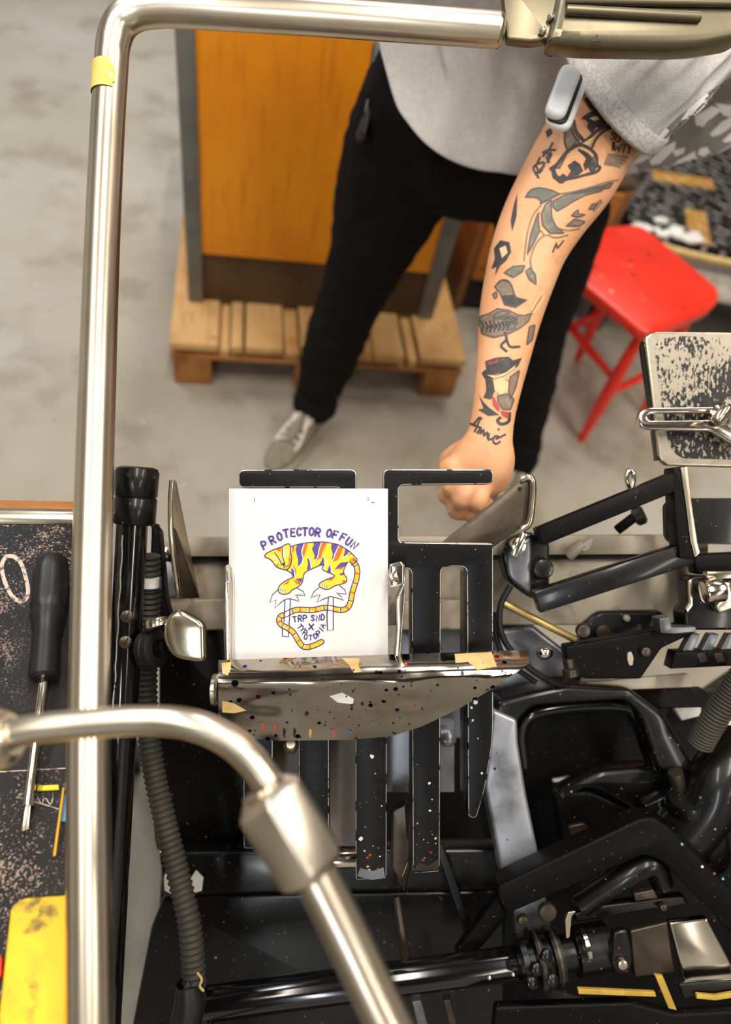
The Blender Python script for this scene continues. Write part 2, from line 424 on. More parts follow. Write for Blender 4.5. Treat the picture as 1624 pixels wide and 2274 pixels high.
def merge_me(parts, voxel, smooth=6):
    return modified(join(parts), [('REMESH', dict(mode='VOXEL', voxel_size=voxel)), ('SMOOTH', dict(factor=0.5, iterations=smooth))])

# flat drawing: fills and strokes in 2-D, mapped onto a surface by a function
class Ink:
    def __init__(s): s.v, s.f, s.mi = [], [], []
    def fill(s, poly, k=0, step=0):
        pts = [V(p) for p in poly]
        if step:
            q = []
            for i, p in enumerate(pts):
                b = pts[(i + 1) % len(pts)]; n = max(1, int((b - p).length / step))
                q += [p.lerp(b, j / n) for j in range(n)]
            pts = q
        N = len(pts); extra = []
        if step:
            x0, x1 = min(p.x for p in pts), max(p.x for p in pts); y0, y1 = min(p.y for p in pts), max(p.y for p in pts)
            yy = y0 + step / 2
            while yy < y1:
                xx = x0 + step / 2
                while xx < x1:
                    c = False
                    for i in range(N):
                        a, b = pts[i], pts[i - 1]
                        if (a.y > yy) != (b.y > yy) and xx < (b.x - a.x) * (yy - a.y) / (b.y - a.y) + a.x: c = not c
                    if c: extra.append(V((xx, yy)))
                    xx += step
                yy += step
        r = delaunay_2d_cdt(pts + extra, [], [list(range(N))], 1, 1e-4)
        b = len(s.v); s.v += [(p.x, p.y) for p in r[0]]
        for f in r[2]: s.f.append(tuple(b + i for i in f)); s.mi.append(k)
    def stroke(s, pts, w, k=0, closed=False, step=0, smooth=True, taper=False):
        P = [V((p[0], p[1], 0)) for p in pts]
        if closed: P = P + [P[0]]
        if smooth and len(P) > 2: P = smooth_path(P, 4)
        if step:
            q = [P[0]]
            for a, b in zip(P, P[1:]):
                n = max(1, int((b - a).length / step)); q += [a.lerp(b, (j + 1) / n) for j in range(n)]
            P = q
        b = len(s.v); n = len(P)
        for i, p in enumerate(P):
            t = (P[min(i + 1, n - 1)] - P[max(i - 1, 0)])
            if closed and i in (0, n - 1): t = P[1] - P[-2]
            t = t.normalized() if t.length > 1e-9 else V((1, 0, 0))
            h = w / 2 * (1 if not taper else 0.25 + 0.75 * math.sin(math.pi * min(1, (i + 0.5) / n)))
            ext = V((0, 0, 0))
            if not closed: ext = -t * h * 0.7 if i == 0 else t * h * 0.7 if i == n - 1 else ext
            s.v += [(p.x - t.y * h + ext.x, p.y + t.x * h + ext.y), (p.x + t.y * h + ext.x, p.y - t.x * h + ext.y)]
        for i in range(n - 1):
            s.f.append((b + 2 * i, b + 2 * i + 1, b + 2 * i + 3, b + 2 * i + 2)); s.mi.append(k)
    def mesh(s, fn, mats):
        """fn maps (x, y, material index) to a place; faces that miss are dropped"""
        cache = {}; vs = []; fs = []; mi = []
        for f, k in zip(s.f, s.mi):
            idx = []
            for i in f:
                if (i, k) not in cache:
                    p = fn(s.v[i][0], s.v[i][1], k)
                    if p is None: cache[(i, k)] = None
                    else: cache[(i, k)] = len(vs); vs.append(p)
                idx.append(cache[(i, k)])
            if None in idx: continue
            fs.append(tuple(idx)); mi.append(k)
        me = from_data(vs, fs)
        for kk in mats: me.materials.append(mat(kk))
        for p, k in zip(me.polygons, mi): p.material_index = k
        return me
FONT = {
    'P': [[(.05, 0), (.05, 1), (.6, 1), (.92, .88), (.92, .62), (.6, .48), (.05, .48)]],
    'R': [[(.05, 0), (.05, 1), (.6, 1), (.9, .88), (.9, .64), (.6, .5), (.05, .5)], [(.4, .5), (.95, 0)]],
    'O': [[(.5, 1), (.12, .8), (.08, .3), (.45, 0), (.88, .2), (.92, .75), (.5, 1)]],
    'T': [[(0, 1), (1, 1)], [(.5, 1), (.5, 0)]],
    'E': [[(.9, 1), (.1, 1), (.1, 0), (.9, 0)], [(.1, .52), (.75, .52)]],
    'C': [[(.92, .82), (.6, 1), (.15, .78), (.12, .25), (.5, 0), (.92, .16)]],
    'F': [[(.95, 1), (.1, 1), (.1, 0)], [(.1, .52), (.75, .52)]],
    'U': [[(.08, 1), (.1, .25), (.45, 0), (.88, .22), (.92, 1)]],
    'N': [[(.08, 0), (.08, 1), (.92, 0), (.92, 1)]],
    'S': [[(.9, .85), (.5, 1), (.12, .78), (.5, .52), (.88, .25), (.5, 0), (.1, .14)]],
    'D': [[(.08, 0), (.08, 1), (.55, .95), (.92, .6), (.85, .2), (.5, .02), (.08, 0)]],
    'X': [[(.05, 1), (.95, 0)], [(.95, 1), (.05, 0)]],
    'Y': [[(.05, 1), (.5, .5), (.95, 1)], [(.5, .5), (.5, 0)]],
    'I': [[(.5, 1), (.5, 0)]],
    'A': [[(0, 0), (.5, 1), (1, 0)], [(.2, .36), (.8, .36)]],
    'W': [[(0, 1), (.25, 0), (.5, .7), (.75, 0), (1, 1)]],
}
def letter(ink, ch, cx, cy, w, h, rot, sw, k=0, step=0):
    a = math.radians(rot); ca, sa = math.cos(a), math.sin(a)
    for st in FONT[ch]:
        pts = []
        for x, y in st:
            u, v = (x - 0.5) * w, (0.5 - y) * h
            pts.append((cx + u * ca - v * sa, cy + u * sa + v * ca))
        ink.stroke(pts, sw, k, step=step, smooth=ch in 'OCUSDPR' and len(st) > 3)

# ================================================================== SETTING
struct(link('floor', box_me((-4, -3.5, -0.1), (5, 6, 0)), 'concrete', smooth=0))
struct(link('wall_back', box_me((-4, 6, -0.1), (5, 6.15, 3.4)), 'plaster', smooth=0))
struct(link('wall_left', box_me((-4.15, -3.5, -0.1), (-4, 6, 3.4)), 'plaster', smooth=0))
struct(link('wall_right', box_me((5, -3.5, -0.1), (5.15, 6, 3.4)), 'plaster', smooth=0))
struct(link('wall_front', box_me((-4, -3.65, -0.1), (5, -3.5, 3.4)), 'plaster', smooth=0))
struct(link('ceiling', box_me((-4, -3.5, 3.4), (5, 6, 3.5)), 'ceiling_paint', smooth=0))

# ================================================================== BACKGROUND
# ---- pallet
X0, X1, Y0, Y1 = -0.175, 0.635, 1.43, 2.63
pal = thing('pallet', 'worn wooden pallet on the floor under the orange cabinet', 'pallet', (0.23, Y0, 0))
bw = [(0.0, 0.125), (0.128, 0.153), (0.157, 0.188), (0.196, 0.296), (0.30, 0.338), (0.343, 0.44), (0.447, 0.54), (0.545, 0.63), (0.645, 0.672), (0.676, 0.81)]
for i, (a, b) in enumerate(bw):
    low = 0.0 if i not in (1, 4, 8) else -0.018
    link('deck_board', box_me((X0 + a, Y0 + (0.0 if low == 0 else 0.006), 0.12 + low), (X0 + b, Y1, 0.144 + low), 0.003), 'pallet_wood', pal)
for yy in (Y0, 1.98, Y1 - 0.1):
    link('stringer_board', box_me((X0, yy, 0.092), (X1, yy + 0.1, 0.1195 if yy != Y0 else 0.1015), 0.003), 'pallet_end', pal)
    for xx in (X0 + 0.005, 0.16, X1 - 0.105):
        link('block', box_me((xx, yy, 0.0), (xx + 0.1, yy + 0.1, 0.0915), 0.004), 'pallet_end', pal)

# ---- orange cabinet
cab = thing('cabinet', 'tall orange wooden cabinet with grey metal frame standing on the pallet', 'cabinet', (0.2, 1.6, 0.144))
cx0, cx1, cy0, cz0, cz1 = -0.135, 0.56, 1.6, 0.144, 1.02
link('front_panel', box_me((cx0 + 0.04, cy0 + 0.008, cz0 + 0.15), (cx1 - 0.045, cy0 + 0.03, cz1 - 0.03)), 'orange_board', cab)
link('plinth', box_me((cx0 + 0.04, cy0 + 0.014, cz0), (cx1 - 0.045, cy0 + 0.035, cz0 + 0.149)), 'dark_board', cab)
link('frame_post', box_me((cx0, cy0, cz0), (cx0 + 0.04, cy0 + 0.04, cz1), 0.003), 'grey_paint', cab)
link('frame_post', box_me((cx1 - 0.045, cy0, cz0), (cx1, cy0 + 0.04, cz1), 0.003), 'grey_paint', cab)
link('side_panel', box_me((cx0 + 0.002, cy0 + 0.041, cz0), (cx0 + 0.02, cy0 + 0.55, cz1)), 'orange_board', cab)
link('side_panel', box_me((cx1 - 0.02, cy0 + 0.041, cz0), (cx1 - 0.002, cy0 + 0.55, cz1)), 'orange_board', cab)
link('back_panel', box_me((cx0 + 0.021, cy0 + 0.53, cz0), (cx1 - 0.021, cy0 + 0.549, cz1)), 'dark_board', cab)
link('top', box_me((cx0, cy0, cz1 + 0.001), (cx1, cy0 + 0.55, cz1 + 0.025), 0.003), 'orange_board', cab)

# ---- low wooden drawer box
bx = thing('drawer_box', 'low brown wooden drawer box on the floor behind the red stool', 'drawer box', (0.9, 1.78, 0))
link('side_panel', box_me((0.70, 1.84, 0.0), (0.725, 2.38, 0.46), 0.002), 'box_brown', bx)
link('side_panel', box_me((1.105, 1.84, 0.0), (1.13, 2.38, 0.46), 0.002), 'box_brown', bx)
link('back_panel', box_me((0.726, 2.36, 0.0), (1.104, 2.38, 0.46)), 'box_brown', bx)
link('top', box_me((0.69, 1.845, 0.461), (1.14, 2.38, 0.48), 0.003), 'dark_board', bx)
dr = link('drawer', box_me((0.727, 1.83, 0.33), (1.103, 1.848, 0.455), 0.003), 'box_wood', bx)
h = link('handle', tube_me(smooth_path([(0.87, 1.83, 0.385), (0.875, 1.815, 0.383), (0.92, 1.812, 0.38), (0.965, 1.815, 0.383), (0.97, 1.83, 0.385)]), 0.005, 12), 'chrome', dr)
dr = link('drawer', box_me((0.727, 1.83, 0.13), (1.103, 1.848, 0.325), 0.003), 'box_wood', bx)
link('plinth', box_me((0.727, 1.855, 0.0), (1.103, 1.87, 0.128)), 'black_and_shade', bx)  # dark board put in for the shade below the drawers

# ---- paper stack on a low black table
RZ = -0.20
PV = (1.22, 1.88, 0)
lt = thing('low_table', 'low black table under the stacked paper at the right edge', 'table', (1.6, 2.1, 0))
link('tabletop', box_me((1.17, 1.77, 0.17), (2.2, 2.6, 0.2), 0.004, RZ, PV), 'black_and_shade', lt)
for xx, yy in ((1.19, 1.79), (2.13, 1.79), (1.19, 2.53), (2.13, 2.53)):
    link('leg', box_me((xx, yy, 0), (xx + 0.05, yy + 0.05, 0.1695), 0.002, RZ, PV), 'black_and_shade', lt)
zz = 0.2005
labs = ['lowest pile of white paper on the low black table', 'middle pile of white printed sheets on the low black table', 'upper pile of creased white sheets under the black wrapped paper']
for i, hh in enumerate((0.045, 0.04, 0.03)):
    x = 1.19 + 0.012 * (i % 2); o = link('paper_pile', box_me((x, 1.79 + 0.012 * i, zz), (2.1, 2.5, zz + hh), 0.004, RZ + 0.02 * (i - 1), PV), 'paper_edge')
    tag(o, labs[i], 'paper', 'paper piles on the low table'); zz += hh + 0.0005
wp = thing('wrapped_ream', 'black wrapped paper package with white lettering and brown tape on the paper piles', 'package', (1.6, 2.1, zz))
link('wrapping', box_me((1.175, 1.79, zz), (2.12, 2.56, zz + 0.05), 0.012, RZ, PV), 'wrap_black', wp)
R_ = Matrix.Rotation(RZ, 3, 'Z')
def pr(x, y, z): return V(PV) + R_ @ (V((x, y, z)) - V(PV))
link('packing_tape', hexa_me([pr(1.36, 1.80, zz + 0.0505), pr(1.43, 1.80, zz + 0.0505), pr(1.45, 2.0, zz + 0.0505), pr(1.38, 2.0, zz + 0.0505), pr(1.36, 1.80, zz + 0.0515), pr(1.43, 1.80, zz + 0.0515), pr(1.45, 2.0, zz + 0.0515), pr(1.38, 2.0, zz + 0.0515)]), 'tape_brown', wp)
link('packing_tape', hexa_me([pr(1.30, 2.14, zz + 0.0505), pr(1.52, 2.17, zz + 0.0505), pr(1.52, 2.24, zz + 0.0505), pr(1.30, 2.21, zz + 0.0505), pr(1.30, 2.14, zz + 0.0515), pr(1.52, 2.17, zz + 0.0515), pr(1.52, 2.24, zz + 0.0515), pr(1.30, 2.21, zz + 0.0515)]), 'tape_brown', wp)
link('folded_flap', tube_me(smooth_path([pr(1.2, 1.785, zz + 0.03), pr(1.4, 1.778, zz + 0.022), pr(1.7, 1.78, zz + 0.026), pr(2.05, 1.785, zz + 0.03)], 6), [0.012] * 19, 10), 'tape_old', wp)

cr_ = []
for i in range(26):
    a = random.uniform(-.02, .22); cr_.append(ball_me(pr(1.20 + a, 1.80 + abs(random.gauss(0, .03)), zz + .052), random.uniform(.012, .026), 8, (1.3, .8, .45)))
link('crumpled_film', merge_me(cr_, .006, 2), 'white_rag', wp)

# ---- red stool
SZ = 0.415
st = thing('stool', 'chipped bright red painted wooden stool with square rounded seat', 'stool', (1.03, 1.42, 0))
sc = [G(1300, 505, SZ), G(1425, 495, SZ), G(1606, 645, SZ), G(1590, 680, SZ), G(1462, 738, SZ), G(1425, 733, SZ), G(1268, 605, SZ), G(1272, 580, SZ)]
cen = sum(sc, V((0, 0, 0))) / len(sc)
lp = round_poly([(p.x, p.y) for p in sc], 0.05, 4)
lp = [V((p.x, p.y)) for p in lp]
def round_m(pts, r):
    out = []; N = len(pts)
    for i in range(N):
        p, a, b = pts[i], pts[i - 1], pts[(i + 1) % N]
        q = min(r, (a - p).length * 0.48, (b - p).length * 0.48)
        A, B = p + (a - p).normalized() * q, p + (b - p).normalized() * q
        for k in range(6):
            t = k / 5; out.append(A * (1 - t) ** 2 + p * 2 * t * (1 - t) + B * t * t)
    return out
lp = round_m([V((p.x, p.y)) for p in sc], 0.05)
link('seat', prism_me([lp], 0.034, 0.011, Matrix.Translation((0, 0, SZ))), 'red_paint', st)
foot = [G(1290, 978, 0), V((0.865, 1.50, 0)), V((1.09, 1.63, 0)), V((1.245, 1.40, 0))]
tops = [G(1432, 738, SZ - 0.03) , G(1300, 605, SZ - 0.03), G(1400, 540, SZ - 0.03), G(1560, 665, SZ - 0.03)]
tops = [t_ + (V((cen.x, cen.y, t_.z)) - t_) * f for t_, f in zip(tops, (0.06, 0.08, 0.1, 0.1))]
for a, b in zip(tops, foot):
    link('leg', lathe_me(a, b, [(0, 0.013), (0.2, 0.016), (0.45, 0.019), (0.75, 0.016), (0.97, 0.011), (1, 0.009)], 18), 'red_paint', st)
def on(i, f): return tops[i].lerp(foot[i], f)
for (i, fi), (j, fj) in (((0, 0.42), (1, 0.36)), ((1, 0.56), (2, 0.56)), ((2, 0.40), (3, 0.40)), ((0, 0.55), (3, 0.55))):
    a, b = on(i, fi), on(j, fj)
    link('stretcher', lathe_me(a, b, [(0, 0.008), (0.15, 0.0095), (0.5, 0.0125), (0.85, 0.0095), (1, 0.008)], 16), 'red_paint', st)
# ================================================================== PERSON
per = thing('person', 'person in grey t-shirt and black jeans bending over the press with tattooed arm', 'person', (0.43, 1.2, 0))
SH_L, SH_R = V((0.57, 0.95, 1.19)), V((0.22, 1.09, 1.32))
ARM = [(1390, 150, 104, .855), (1335, 265, 105, .84), (1270, 385, 105, .82), (1216, 470, 95, .805), (1178, 545, 85, .795), (1154, 620, 78, .787), (1134, 700, 70, .78), (1120, 780, 61, .772), (1106, 860, 53, .765), (1095, 925, 49, .76), (1086, 985, 52, .757)]
arm_keys = [(SH_L, .058, .055), (W(1440, 70, .865), .056, .055)] + [(W(x, y, d), w * d / F, w * d / F * (0.8 if y < 700 else 0.72)) for x, y, w, d in ARM]
body = [limb_me(arm_keys, EX, 5)]
# torso, neck, head
body += [limb_me([(V((.42, 1.24, .80)), .15, .10), (V((.42, 1.23, .95)), .14, .10), (V((.41, 1.14, 1.08)), .15, .10), (V((.40, 1.05, 1.22)), .17, .10), (V((.395, 1.0, 1.31)), .10, .07)], V((.94, -.3, -.1)), 5),
         limb_me([(SH_R.lerp(SH_L, -.02), .05, .05), (V((.40, 1.02, 1.28)), .07, .07), (SH_L, .05, .05)], EZ, 5),
         limb_me([(V((.40, 1.01, 1.28)), .062, .062), (V((.395, .965, 1.40)), .055, .056)], V((1, 0, 0)), 4),
         ball_me((.393, .935, 1.475), .1, 24, (.75, .98, 1.12)), ball_me((.393, .885, 1.425), .06, 20, (.9, .8, .95)),
         limb_me([(V((.393, .842, 1.475)), .008, .008), (V((.393, .822, 1.44)), .013, .012)], V((1, 0, 0)), 3, 12),
         ball_me((.316, .945, 1.47), .025, 12, (.4, .7, 1.1)), ball_me((.470, .945, 1.47), .025, 12, (.4, .7, 1.1)),
         limb_me([(V((.365, .842, 1.412)), .006, .005), (V((.393, .836, 1.41)), .009, .006), (V((.421, .842, 1.412)), .006, .005)], EZ, 3, 10)]
# right arm folded up out of the way
body += [limb_me([(SH_R, .056, .055), (V((.13, 1.16, 1.22)), .05, .048), (V((.09, 1.2, 1.14)), .042, .042), (V((.14, 1.12, 1.17)), .044, .042), (V((.26, .97, 1.24)), .03, .024)], V((1, 0, 0)), 5),
         limb_me([(V((.25, .98, 1.235)), .03, .02), (V((.30, .93, 1.25)), .04, .017)], V((0, 0, 1)), 4, 16)]
for k in range(4):
    a = V((.305, .925, 1.275 - .022 * k)); body.append(limb_me([(a, .009, .009), (a + V((.03, -.012, 0)), .0085, .0085), (a + V((.04, .015, -.004)), .008, .008), (a + V((.02, .03, -.004)), .0075, .0075)], EZ, 3, 10))
body.append(limb_me([(V((.27, .95, 1.265)), .011, .011), (V((.285, .975, 1.29)), .0095, .0095), (V((.31, .985, 1.285)), .008, .008)], EZ, 3, 10))
# legs inside the jeans, down to the ankles
KN_R, KN_L = G(798, 620, .48), G(1188, 720, .48)
AN_R, AN_L = G(702, 900, .09), G(1148, 1020, .09)
for hip, kn, an in ((V((.32, 1.25, .82)), KN_R, AN_R), (V((.54, 1.2, .82)), KN_L, AN_L)):
    body.append(limb_me([(hip, .07, .07), (hip.lerp(kn, .5), .06, .06), (kn, .048, .048), (kn.lerp(an, .4), .046, .046), (an, .034, .036), (an + V((0, 0, -.05)), .032, .04)], V((1, 0, 0)), 4))
# left hand: a fist, knuckles to the left, seen from the back of the hand
def H(x, y, d): return W(x, y, d)
body.append(limb_me([(H(1086, 975, .757), .027, .02), (H(1078, 1010, .757), .034, .021), (H(1066, 1042, .760), .037, .021), (H(1056, 1070, .768), .037, .018)], EX, 5, 24))
FG = [  # knuckle, middle joint, last joint, tip
    [(1000, 1036, .753), (985, 1060, .783), (1008, 1074, .803), (1034, 1060, .80)],
    [(1008, 1072, .749), (992, 1100, .778), (1016, 1108, .803), (1042, 1084, .803)],
    [(1030, 1102, .748), (1012, 1134, .775), (1036, 1137, .800), (1058, 1106, .803)],
    [(1066, 1110, .752), (1046, 1144, .774), (1068, 1142, .797), (1086, 1112, .80)]]
fingers = []
for i, f in enumerate(FG):
    r = (.0102, .0106, .0102, .0090)[i]
    root = H(1066 + 6 * i, 1010 + 10 * i, .762)
    k0, k1, k2, k3 = [H(*q) for q in f]
    body.append(limb_me([(root, r * .8, r * .7), (k0, r * 1.12, r * 1.12), (k0.lerp(k1, .5), r * .88, r * .9), (k1, r * 1.02, r), (k2, r * .92, r * .92), (k3, r * .82, r * .8)], EX, 4, 14))
body.append(limb_me([(H(1068, 985, .762), .014, .013), (H(1024, 1004, .77), .0135, .0125), (H(994, 1026, .785), .0115, .011), (H(1006, 1052, .802), .0105, .010), (H(1030, 1066, .808), .0085, .008)], EX, 4, 14))
bm_ = merge_me(body, 0.0031, 4)
bo = link('body', bm_, 'skin', per, 0); bo.data.shade_smooth()
BV = BVHTree.FromPolygons([v.co.copy() for v in bm_.vertices], [tuple(p.vertices) for p in bm_.polygons])
def skin_at(px, py, lift=.0004):
    r = (ROT @ V((px - CX, CY - py, -F))).normalized()
    loc, nor, _, dist = BV.ray_cast(EYE, r)
    if loc is None or dist > 1.3: return None
    return loc + nor * lift
hr = merge_me([ball_me((.393, .955, 1.50), .108, 24, (.78, .98, 1.08))], .006, 4)
bmh = bmesh.new(); bmh.from_mesh(hr); bmesh.ops.delete(bmh, geom=[v for v in bmh.verts if v.co.y < .89 and v.co.z < 1.53 or v.co.z < 1.45], context='VERTS'); bmh.to_mesh(hr); bmh.free()
link('hair', hr, 'hair', per)
for sx in (-1, 1):
    e = link('eye', ball_me((.393 + .033 * sx, .852, 1.48), .012, 14), 'device_white', per)
    link('iris', ball_me((.393 + .033 * sx, .8425, 1.476), .0055, 12), 'device_black', e)

# tattoos: ink lying on the skin
Z2 = lambda pts: [(1160 + x / 5.167, 200 + y / 5.167) for x, y in pts]
Z3 = lambda pts: [(1020 + x / 4.942, 600 + y / 4.942) for x, y in pts]
tk = Ink(); ST = 5
K, GR, TE, RE, CR = 0, 1, 2, 3, 4
def tf(pts, k):
    tk.fill(pts, k, ST)
    if k in (1, 2): tk.stroke(pts, 3.0, 5, closed=True, step=ST, smooth=False)
def ts(pts, w=3.0, k=0, **kw): tk.stroke(pts, w * 1.35, k, step=ST, **kw)
# hooded face, pointing hand
tf(Z2([(500, 440), (560, 330), (600, 420), (660, 560), (620, 600), (520, 690), (495, 600)]), GR)
ts(Z2([(495, 440), (490, 600), (525, 700)]), 3); ts(Z2([(590, 360), (620, 480), (700, 580)]), 6); ts(Z2([(560, 430), (600, 540), (670, 620)]), 3)
tf(Z2([(690, 330), (780, 260), (860, 235), (920, 330), (970, 390), (900, 450), (850, 430), (800, 510), (740, 430), (760, 380), (720, 340)]), K)
tf(Z2([(770, 330), (850, 300), (890, 340), (830, 360)]), CR)
ts(Z2([(680, 630), (780, 540), (880, 460), (1000, 410)]), 5); ts(Z2([(800, 660), (850, 560), (930, 480), (1010, 440)]), 4)
ts(Z2([(680, 630), (620, 640), (530, 700), (460, 780), (400, 860), (330, 910)]), 6)
ts(Z2([(680, 630), (780, 680), (850, 760), (855, 860), (890, 890), (850, 940), (740, 970)]), 5)
ts(Z2([(740, 970), (600, 1010), (500, 1030), (460, 1060)]), 4)
for q in (0, 45, 90): ts(Z2([(650 + q * .3, 690 + q * .2), (740 + q * .6, 740 + q), (800 + q * .4, 800 + q), (770 + q * .3, 900 + q * .5)]), 4)
tf(Z2([(520, 870), (600, 810), (660, 850), (700, 930), (640, 980), (560, 1000), (500, 1020), (560, 930)]), K)
tf(Z2([(330, 900), (370, 880), (400, 970), (470, 1040), (440, 1080), (350, 1010)]), K)
tf(Z2([(470, 770), (520, 720), (430, 900), (390, 900)]), GR)
tf(Z2([(690, 690), (760, 730), (800, 800), (760, 880), (720, 930), (700, 860), (730, 790)]), K)
tf(Z2([(820, 760), (850, 800), (840, 870), (790, 900), (800, 830)]), GR)
tf(Z2([(420, 1000), (470, 960), (520, 1000), (470, 1040)]), K)
tf(Z2([(690, 620), (780, 560), (820, 540), (760, 640)]), CR)
ts(Z2([(700, 330), (730, 300), (800, 262), (860, 240)]), 4); ts(Z2([(740, 110), (790, 190), (850, 230)]), 8)
# crown and letters
for i in range(4): ts(Z2([(985 - 12 * i, 745 + 34 * i), (1080 - 8 * i, 752 + 36 * i), (1205 - 28 * i, 775 + 35 * i)]), 4.5, GR, smooth=False)
for ch, x, y in (('W', 1090, 660), ('I', 1165, 672), ('T', 1230, 680)):
    q = Z2([(x, y)])[0]; letter(tk, ch, q[0], q[1], 17 if ch == 'W' else 14, 19, 12, 3, 0, 3)
for ch, x, y in (('S', 1040, 535), ('O', 1095, 560)):
    q = Z2([(x, y)])[0]; letter(tk, ch, q[0], q[1], 11, 15, 20, 3, 0, 3)
ts(Z2([(1040, 600), (1035, 690)]), 3)
# two written signs
tf(Z2([(270, 480), (340, 420), (350, 500), (290, 550)]), K)
for a in ([(240, 720), (300, 690), (380, 690)], [(350, 610), (310, 690), (240, 760)], [(290, 720), (340, 740), (290, 830)], [(330, 720), (280, 780), (310, 830)],
          [(205, 780), (180, 830)], [(130, 890), (170, 850), (250, 830)], [(130, 910), (190, 1010)], [(160, 870), (200, 960), (260, 840)], [(180, 940), (250, 880)], [(150, 960), (230, 920)]):
    ts(Z2(a), 3.4, smooth=False)
# big fish
tf(Z2([(40, 1230), (100, 1150), (200, 1128), (330, 1150), (430, 1195), (300, 1265), (220, 1290), (200, 1245), (150, 1225)]), TE)
tf(Z2([(360, 1270), (500, 1200), (750, 1150), (950, 1105), (900, 1160), (720, 1205), (600, 1270), (480, 1345), (400, 1390), (355, 1340)]), TE)
tf(Z2([(340, 1265), (270, 1310), (222, 1420), (232, 1550), (320, 1645), (480, 1640), (390, 1585), (335, 1480), (330, 1350)]), TE)
tf(Z2([(190, 1400), (150, 1500), (100, 1650), (60, 1880), (140, 1740), (200, 1620), (185, 1500)]), TE)
ts(Z2([(40, 1230), (100, 1150), (200, 1125), (330, 1150), (430, 1195)]), 2.6, GR); ts(Z2([(40, 1230), (150, 1235), (210, 1270), (215, 1320), (130, 1430), (70, 1600), (40, 1790), (20, 1960)]), 2.4, GR)
ts(Z2([(220, 1300), (330, 1240), (430, 1195), (600, 1165), (800, 1110), (960, 1060), (1100, 1030)]), 2.6, GR)
ts(Z2([(520, 1665), (380, 1695), (260, 1665), (150, 1780), (95, 1950), (110, 2060)]), 2.6, GR); ts(Z2([(350, 1290), (335, 1420), (400, 1570), (520, 1610), (660, 1590)]), 2.2, GR)
tf(Z2([(40, 2080), (90, 2040), (150, 2120), (158, 2230), (80, 2170)]), TE)
tf([(1120, 606), (1140, 592), (1166, 590), (1160, 604), (1140, 616)], TE)
tf(Z2([(560, 1440), (640, 1370), (640, 1420), (720, 1430), (640, 1460)]), GR); tf(Z2([(760, 1370), (800, 1310), (860, 1300), (820, 1360)]), GR); tf(Z2([(500, 1560), (600, 1480), (720, 1510), (650, 1560)]), TE)
for i in range(6): ts(Z2([(390 + 46 * i, 1290 - 14 * i), (400 + 46 * i, 1370 - 22 * i)]), 2, TE, smooth=False)
ts(Z2([(350, 1860), (390, 1750), (400, 1820), (470, 1730)]), 2.6, K, smooth=False)
tf(Z2([(520, 1195), (700, 1150), (900, 1105), (1040, 1060), (1000, 1120), (900, 1140), (700, 1180)]), TE)
for i in range(5): ts(Z2([(780 + 24 * i, 1370 - 20 * i), (800 + 24 * i, 1340 - 20 * i), (830 + 20 * i, 1390 - 24 * i)]), 2, GR)
ts(Z2([(430, 1195), (300, 1262), (210, 1300)]), 2.4, K); ts(Z2([(60, 1890), (140, 1745), (205, 1620), (250, 1665)]), 2, GR)
# blob lettering at the inner side, feather above
tf([(1142, 455), (1150, 430), (1148, 480), (1138, 515), (1135, 490)], K)
tf([(1098, 552), (1112, 534), (1132, 538), (1136, 560), (1124, 580), (1112, 590), (1100, 612), (1104, 592), (1092, 598), (1100, 575)], K)
tf([(1110, 552), (1124, 546), (1128, 562), (1116, 574)], CR)
# book shape
tf(Z3([(395, 185), (470, 110), (560, 140), (620, 300), (740, 330), (620, 408), (500, 380), (450, 250)]), GR); tf(Z3([(470, 280), (600, 270), (630, 310), (735, 332), (620, 405), (505, 375)]), K); ts(Z3([(395, 185), (470, 110), (560, 140), (630, 310), (740, 330)]), 2.6); tf(Z3([(370, 270), (410, 235), (420, 290), (395, 315)]), GR)
# bird
tf(Z3([(230, 510), (330, 480), (420, 425), (540, 440), (640, 490), (720, 500), (790, 470), (760, 560), (660, 640), (540, 700), (380, 740), (260, 700), (225, 600)]), GR)
tf(Z3([(390, 480), (480, 450), (560, 470), (420, 530), (370, 570)]), TE); tf(Z3([(480, 560), (560, 500), (630, 540), (610, 640), (540, 660)]), TE)
for i in range(7): ts(Z3([(245 + 45 * i, 560 + 10 * (i % 2)), (270 + 45 * i, 620), (250 + 45 * i, 690 - 6 * i)]), 2.6, K)
for i in range(9): ts(Z3([(300 + 36 * i, 640 - 6 * i), (330 + 36 * i, 610 - 8 * i), (350 + 36 * i, 650 - 8 * i)]), 2.2, K)
for i in range(6): ts(Z3([(380 + 40 * i, 500 + 12 * (i % 2)), (410 + 40 * i, 540), (440 + 40 * i, 510)]), 1.8, K)
ts(Z3([(790, 440), (850, 330), (910, 240)]), 3, CR); ts(Z3([(810, 470), (880, 380), (920, 300)]), 3, CR); ts(Z3([(790, 490), (830, 400), (900, 280)]), 1.8, GR)
ts(Z3([(500, 690), (520, 760), (460, 830), (520, 890)]), 4); ts(Z3([(520, 760), (560, 840), (660, 840)]), 4); tf(Z3([(770, 620), (830, 600), (800, 760), (740, 820)]), GR)
